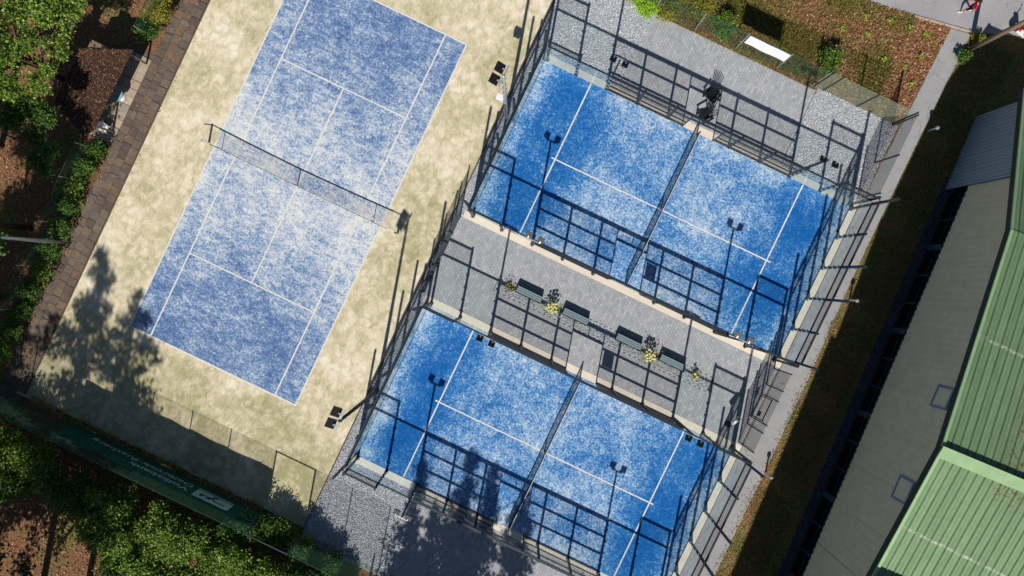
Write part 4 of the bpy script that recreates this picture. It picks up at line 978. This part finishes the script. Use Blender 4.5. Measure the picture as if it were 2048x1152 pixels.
# ------------------------------------------------------------------ shed at the upper left with table and chair
t = thing('shed', 'low shed with a leaf-covered dark roof left of the slab terrace', 'shed', (-13.3, .2, -.06))
rp = [G(160, 97, 2.5), G(266, 99, 2.5), G(186, 262, 2.5), G(166, 272, 2.5), G(108, 205, 2.5)]
MT['felt'] = simple('roofing_felt', '#3f302a', .95, 0, .1, .4, 3, .4)
pts = [(float(v[0]), float(v[1])) for v in rp][::-1]
MB().poly(pts, 2.42, 2.5).build('roof', MT['felt'], t)
cxm = sum(p[0] for p in pts)/5; cym = sum(p[1] for p in pts)/5
xa, xb, ya_, yb_ = min(p[0] for p in pts)+.35, max(p[0] for p in pts)-1.75, min(p[1] for p in pts)+.9, max(p[1] for p in pts)-.5
MB().box(xa, xb, ya_, yb_, -.05, 2.41).build('wall', MT['wood'], t)
for q in (pts[2], pts[3]): MB().box(q[0]-.35, q[0]-.25, q[1]-.05+(.3 if q[1] < 0 else -.3), q[1]+.05+(.3 if q[1] < 0 else -.3), -.05, 2.41).build('post', MT['wood'], t)
MB().box(xb+.01, max(p[0] for p in pts)-.5, ya_+.6, yb_, -.055, -.03).build('floor', MT['edging'], t)
lo = np.array(pts)
P = np.stack([rng.uniform(lo[:, 0].min(), lo[:, 0].max(), 2600), rng.uniform(lo[:, 1].min(), lo[:, 1].max(), 2600), rng.uniform(2.5, 2.53, 2600)], 1)
def inside(P, poly):
    r_ = np.zeros(len(P), bool); n = len(poly); j = n-1
    for i in range(n):
        xi, yi = poly[i]; xj, yj = poly[j]
        r_ ^= ((yi > P[:, 1]) != (yj > P[:, 1])) & (P[:, 0] < (xj-xi)*(P[:, 1]-yi)/(yj-yi+1e-9)+xi); j = i
    return r_
P = P[inside(P, pts)]
MT['shedleaf'] = m_leaf('dark_brown_leaves', ['#4a3428', '#6b4a38', '#3a2a22', '#80593f', '#57402f', '#9a7050'], .1)  # deeper browns than the leaves on the ground
stuff_leaves(P, 'brown fallen leaves lying on the shed roof', .11, 'shedleaf', 'fallen_leaves', 2.5)
MT['tabletop'] = simple('pale_green_plastic', '#8fb0ac', .4, 0, .4, .08, 5)
g = G(228, 188, .72); x, y = float(g[0]), float(g[1])
t = thing('garden_table', 'round pale garden table half under the shed roof', 'table', (x, y, .0))
MB().lathe((x, y, .68), [(0, .47), (.02, .5), (.045, .5), (.05, .46)], 28).build('table_top', MT['tabletop'], t)
MB().tube([(x, y, .03), (x, y, .68)], .035, 10).build('pedestal', MT['white'], t); MB().lathe((x, y, 0), [(0, .3), (.03, .28), (.06, .05)], 16).build('base', MT['white'], t)
g = G(208, 256, .4); x, y = float(g[0]), float(g[1])
t = thing('plastic_chair', 'white plastic garden chair beside the shed corner', 'chair', (x, y, .0))
MB().box(x-.22, x+.22, y-.22, y+.22, .42, .45).build('seat', MT['white'], t)
m = MB()
for i in range(5): m.bar((x-.22, y-.18+.09*i, .46), (x-.34, y-.18+.09*i, .86), .07, .02, up=(1,0,0))
m.bar((x-.345, y-.22, .87), (x-.345, y+.22, .87), .05, .04); m.build('backrest', MT['white'], t)
for sx in (-1, 1):
    for sy in (-1, 1): MB().bar((x+sx*.2, y+sy*.2, .42), (x+sx*.25, y+sy*.24, .0), .04).build('leg', MT['white'], t)
for sy in (-1, 1): MB().bar((x-.28, y+sy*.25, .66), (x+.22, y+sy*.25, .64), .05, .03).build('arm', MT['white'], t)

# ------------------------------------------------------------------ wooden pole, scooter, person at the road
MB_ = MB().tube([(32.46,24.38,-.06),(32.46,24.38,3.5),(32.46,24.38,7.2)], [.15,.135,.12], 12)
t = thing('wooden_pole', 'weathered wooden pole at the road corner leaning out of the frame', 'pole', (32.46,24.38,-.06)); MB_.build('shaft', MT['wood'], t, True)
MB().lathe((32.46,24.38,7.2), [(0,.135),(.05,.135),(.12,.03)], 12).build('cap', MT['galv'], t)
MT['red'] = simple('red_paint', '#b31224', .3, .1, .5, .08, 4); MT['rubber'] = simple('tyre_rubber', '#151515', .8, 0, .2, .1, 8)
g = G(2040, 62, .5); sx_, sy_ = float(g[0]), float(g[1])
t = thing('motor_scooter', 'red and white motor scooter parked at the road edge in the right corner', 'scooter', (0,0,0))
for x in (-.62, .62):
    w = MB(); n = 18
    for i in range(n):
        a_, b_ = 2*math.pi*i/n, 2*math.pi*(i+1)/n; w.bar((x+.22*math.cos(a_), 0, .27+.22*math.sin(a_)), (x+.22*math.cos(b_), 0, .27+.22*math.sin(b_)), .1, .09, up=(0,1,0))
    wo = w.build('wheel', MT['rubber'], t); MB().tube([(x, -.04, .27), (x, .04, .27)], .15, 14).build('rim', MT['galv'], wo)
MB().box(-.75, -.1, -.14, .14, .38, .68).build('rear_body', MT['red'], t); MB().box(-.15, .4, -.16, .16, .24, .32).build('footboard', MT['white'], t)
MB().bar((.36, 0, .3), (.56, 0, .95), .3, .09, up=(0,1,0)).build('front_shield', MT['red'], t)
MB().box(-.72, -.05, -.13, .13, .682, .77).build('seat', MT['black'], t)
MB().bar((.5, -.33, 1.0), (.5, .33, 1.0), .04).build('handlebar', MT['black'], t); MB().ball((.6, 0, .9), .09).build('headlight', MT['white'], t)
MB().box(-1.02, -.72, -.18, .18, .74, 1.05).build('top_case', MT['black'], t)
MB().box(.55, .8, -.09, .09, .5, .54).build('front_mudguard', MT['white'], t)
for s in (-1, 1): MB().ball((.48, s*.36, 1.2), .07, 10, 6, (.4, 1, .8)).build('mirror', MT['black'], t); MB().bar((.5, s*.3, 1.0), (.48, s*.36, 1.18), .018).build('mirror_stem', MT['black'], t)
t.location = (sx_+.35, sy_+.05, -.035); t.rotation_euler = (0, 0, 2.9)

def person(loc, rot, label):
    v = []; e = []; r = []
    def add(p, rad, par=None):
        v.append(p); r.append(rad); i = len(v)-1
        if par is not None: e.append((par, i))
        return i
    pel = add((0, 0, .95), .14); wa = add((.01, 0, 1.08), .125, pel); ch = add((.03, 0, 1.28), .15, wa); nk = add((.04, 0, 1.46), .062, ch); hd0 = add((.06, 0, 1.55), .075, nk); hd1 = add((.07, 0, 1.64), .10, hd0); add((.06, 0, 1.73), .075, hd1)
    for s, fx_, kx_ in ((1, .26, .2), (-1, -.3, -.02)):
        hp = add((0, s*.1, .88), .095, pel); kn_ = add((kx_, s*.11, .5), .062, hp); an = add((fx_-(.02 if s > 0 else .0), s*.11, .1), .042, kn_); he = add((fx_, s*.11, .055), .045, an); add((fx_+.17, s*.12, .04), .035, he)
        sh = add((.03, s*.19, 1.38), .07, ch); el = add((-.04*s+.0, s*.27, 1.12), .045, sh); wr = add((-.12*s+.1, s*.28, .9), .032, el); pm = add((-.14*s+.12, s*.28, .83), .036, wr)
        for j in range(4): kq = add((-.15*s+.12+.022*(j-1.5), s*.285, .775), .011, pm); add((-.15*s+.13+.02*(j-1.5), s*.275, .735), .009, kq)
        th = add((-.14*s+.16, s*.25, .80), .011, pm); add((-.14*s+.175, s*.24, .765), .009, th)
    me = bpy.data.meshes.new('person'); me.from_pydata(v, e, []); o = bpy.data.objects.new('tmp', me); COL.objects.link(o)
    sk = o.modifiers.new('skin', 'SKIN'); lay = me.skin_vertices[0] if me.skin_vertices else None
    if lay is None:
        bpy.context.view_layer.objects.active = o; lay = me.skin_vertices[0]
    for i, q in enumerate(lay.data): q.radius = (r[i], r[i]); q.use_root = (i == 0)
    sub = o.modifiers.new('sub', 'SUBSURF'); sub.levels = 2; sub.render_levels = 2
    bpy.context.view_layer.update()
    m2 = bpy.data.meshes.new_from_object(o.evaluated_get(bpy.context.evaluated_depsgraph_get())); bpy.data.objects.remove(o)
    m2.materials.clear()
    for q in (MT['skin'], MT['redshirt'], MT['shorts'], MT['white']): m2.materials.append(q)
    for p in m2.polygons:
        c = p.center; arm = abs(c.y) > .215; p.use_smooth = True
        p.material_index = 3 if c.z < .26 else 2 if (.56 < c.z < 1.02 and not arm) else 1 if ((1.02 <= c.z < 1.46 and not arm) or (arm and c.z > 1.18)) else 0
    t = thing('person', label, 'person', (0, 0, 0))
    link('body', m2, None, t)
    h = MB().ball((.045, 0, 1.69), .118, 14, 9, (1, .9, .85)); h.build('hair', MT['hair'], t, True)
    MB().ball((.165, 0, 1.62), .018, 8, 6).build('nose', MT['skin'], t, True)
    for s in (-1, 1): MB().ball((.155, s*.035, 1.655), .012, 8, 6).build('eye', MT['black'], t, True); MB().ball((.06, s*.1, 1.635), .025, 8, 6, (.8, .4, 1)).build('ear', MT['skin'], t, True)
    MB().bar((.16, -.022, 1.585), (.16, .022, 1.585), .012).build('mouth', MT['red'], t)
    t.location = loc; t.rotation_euler = (0, 0, rot); return t
MT['skin'] = simple('skin', '#b98263', .6, 0, .3, .06, 4); MT['redshirt'] = simple('red_shirt', '#b81d35', .85, 0, .1, .1, 6); MT['shorts'] = simple('black_shorts', '#17171a', .85, 0, .1, .1, 6); MT['hair'] = simple('brown_hair', '#33241c', .8, 0, .2, .2, 30)
person((31.2, 26.25, -.035), math.pi+.25, 'person in red shirt, black shorts and white socks walking on the road')
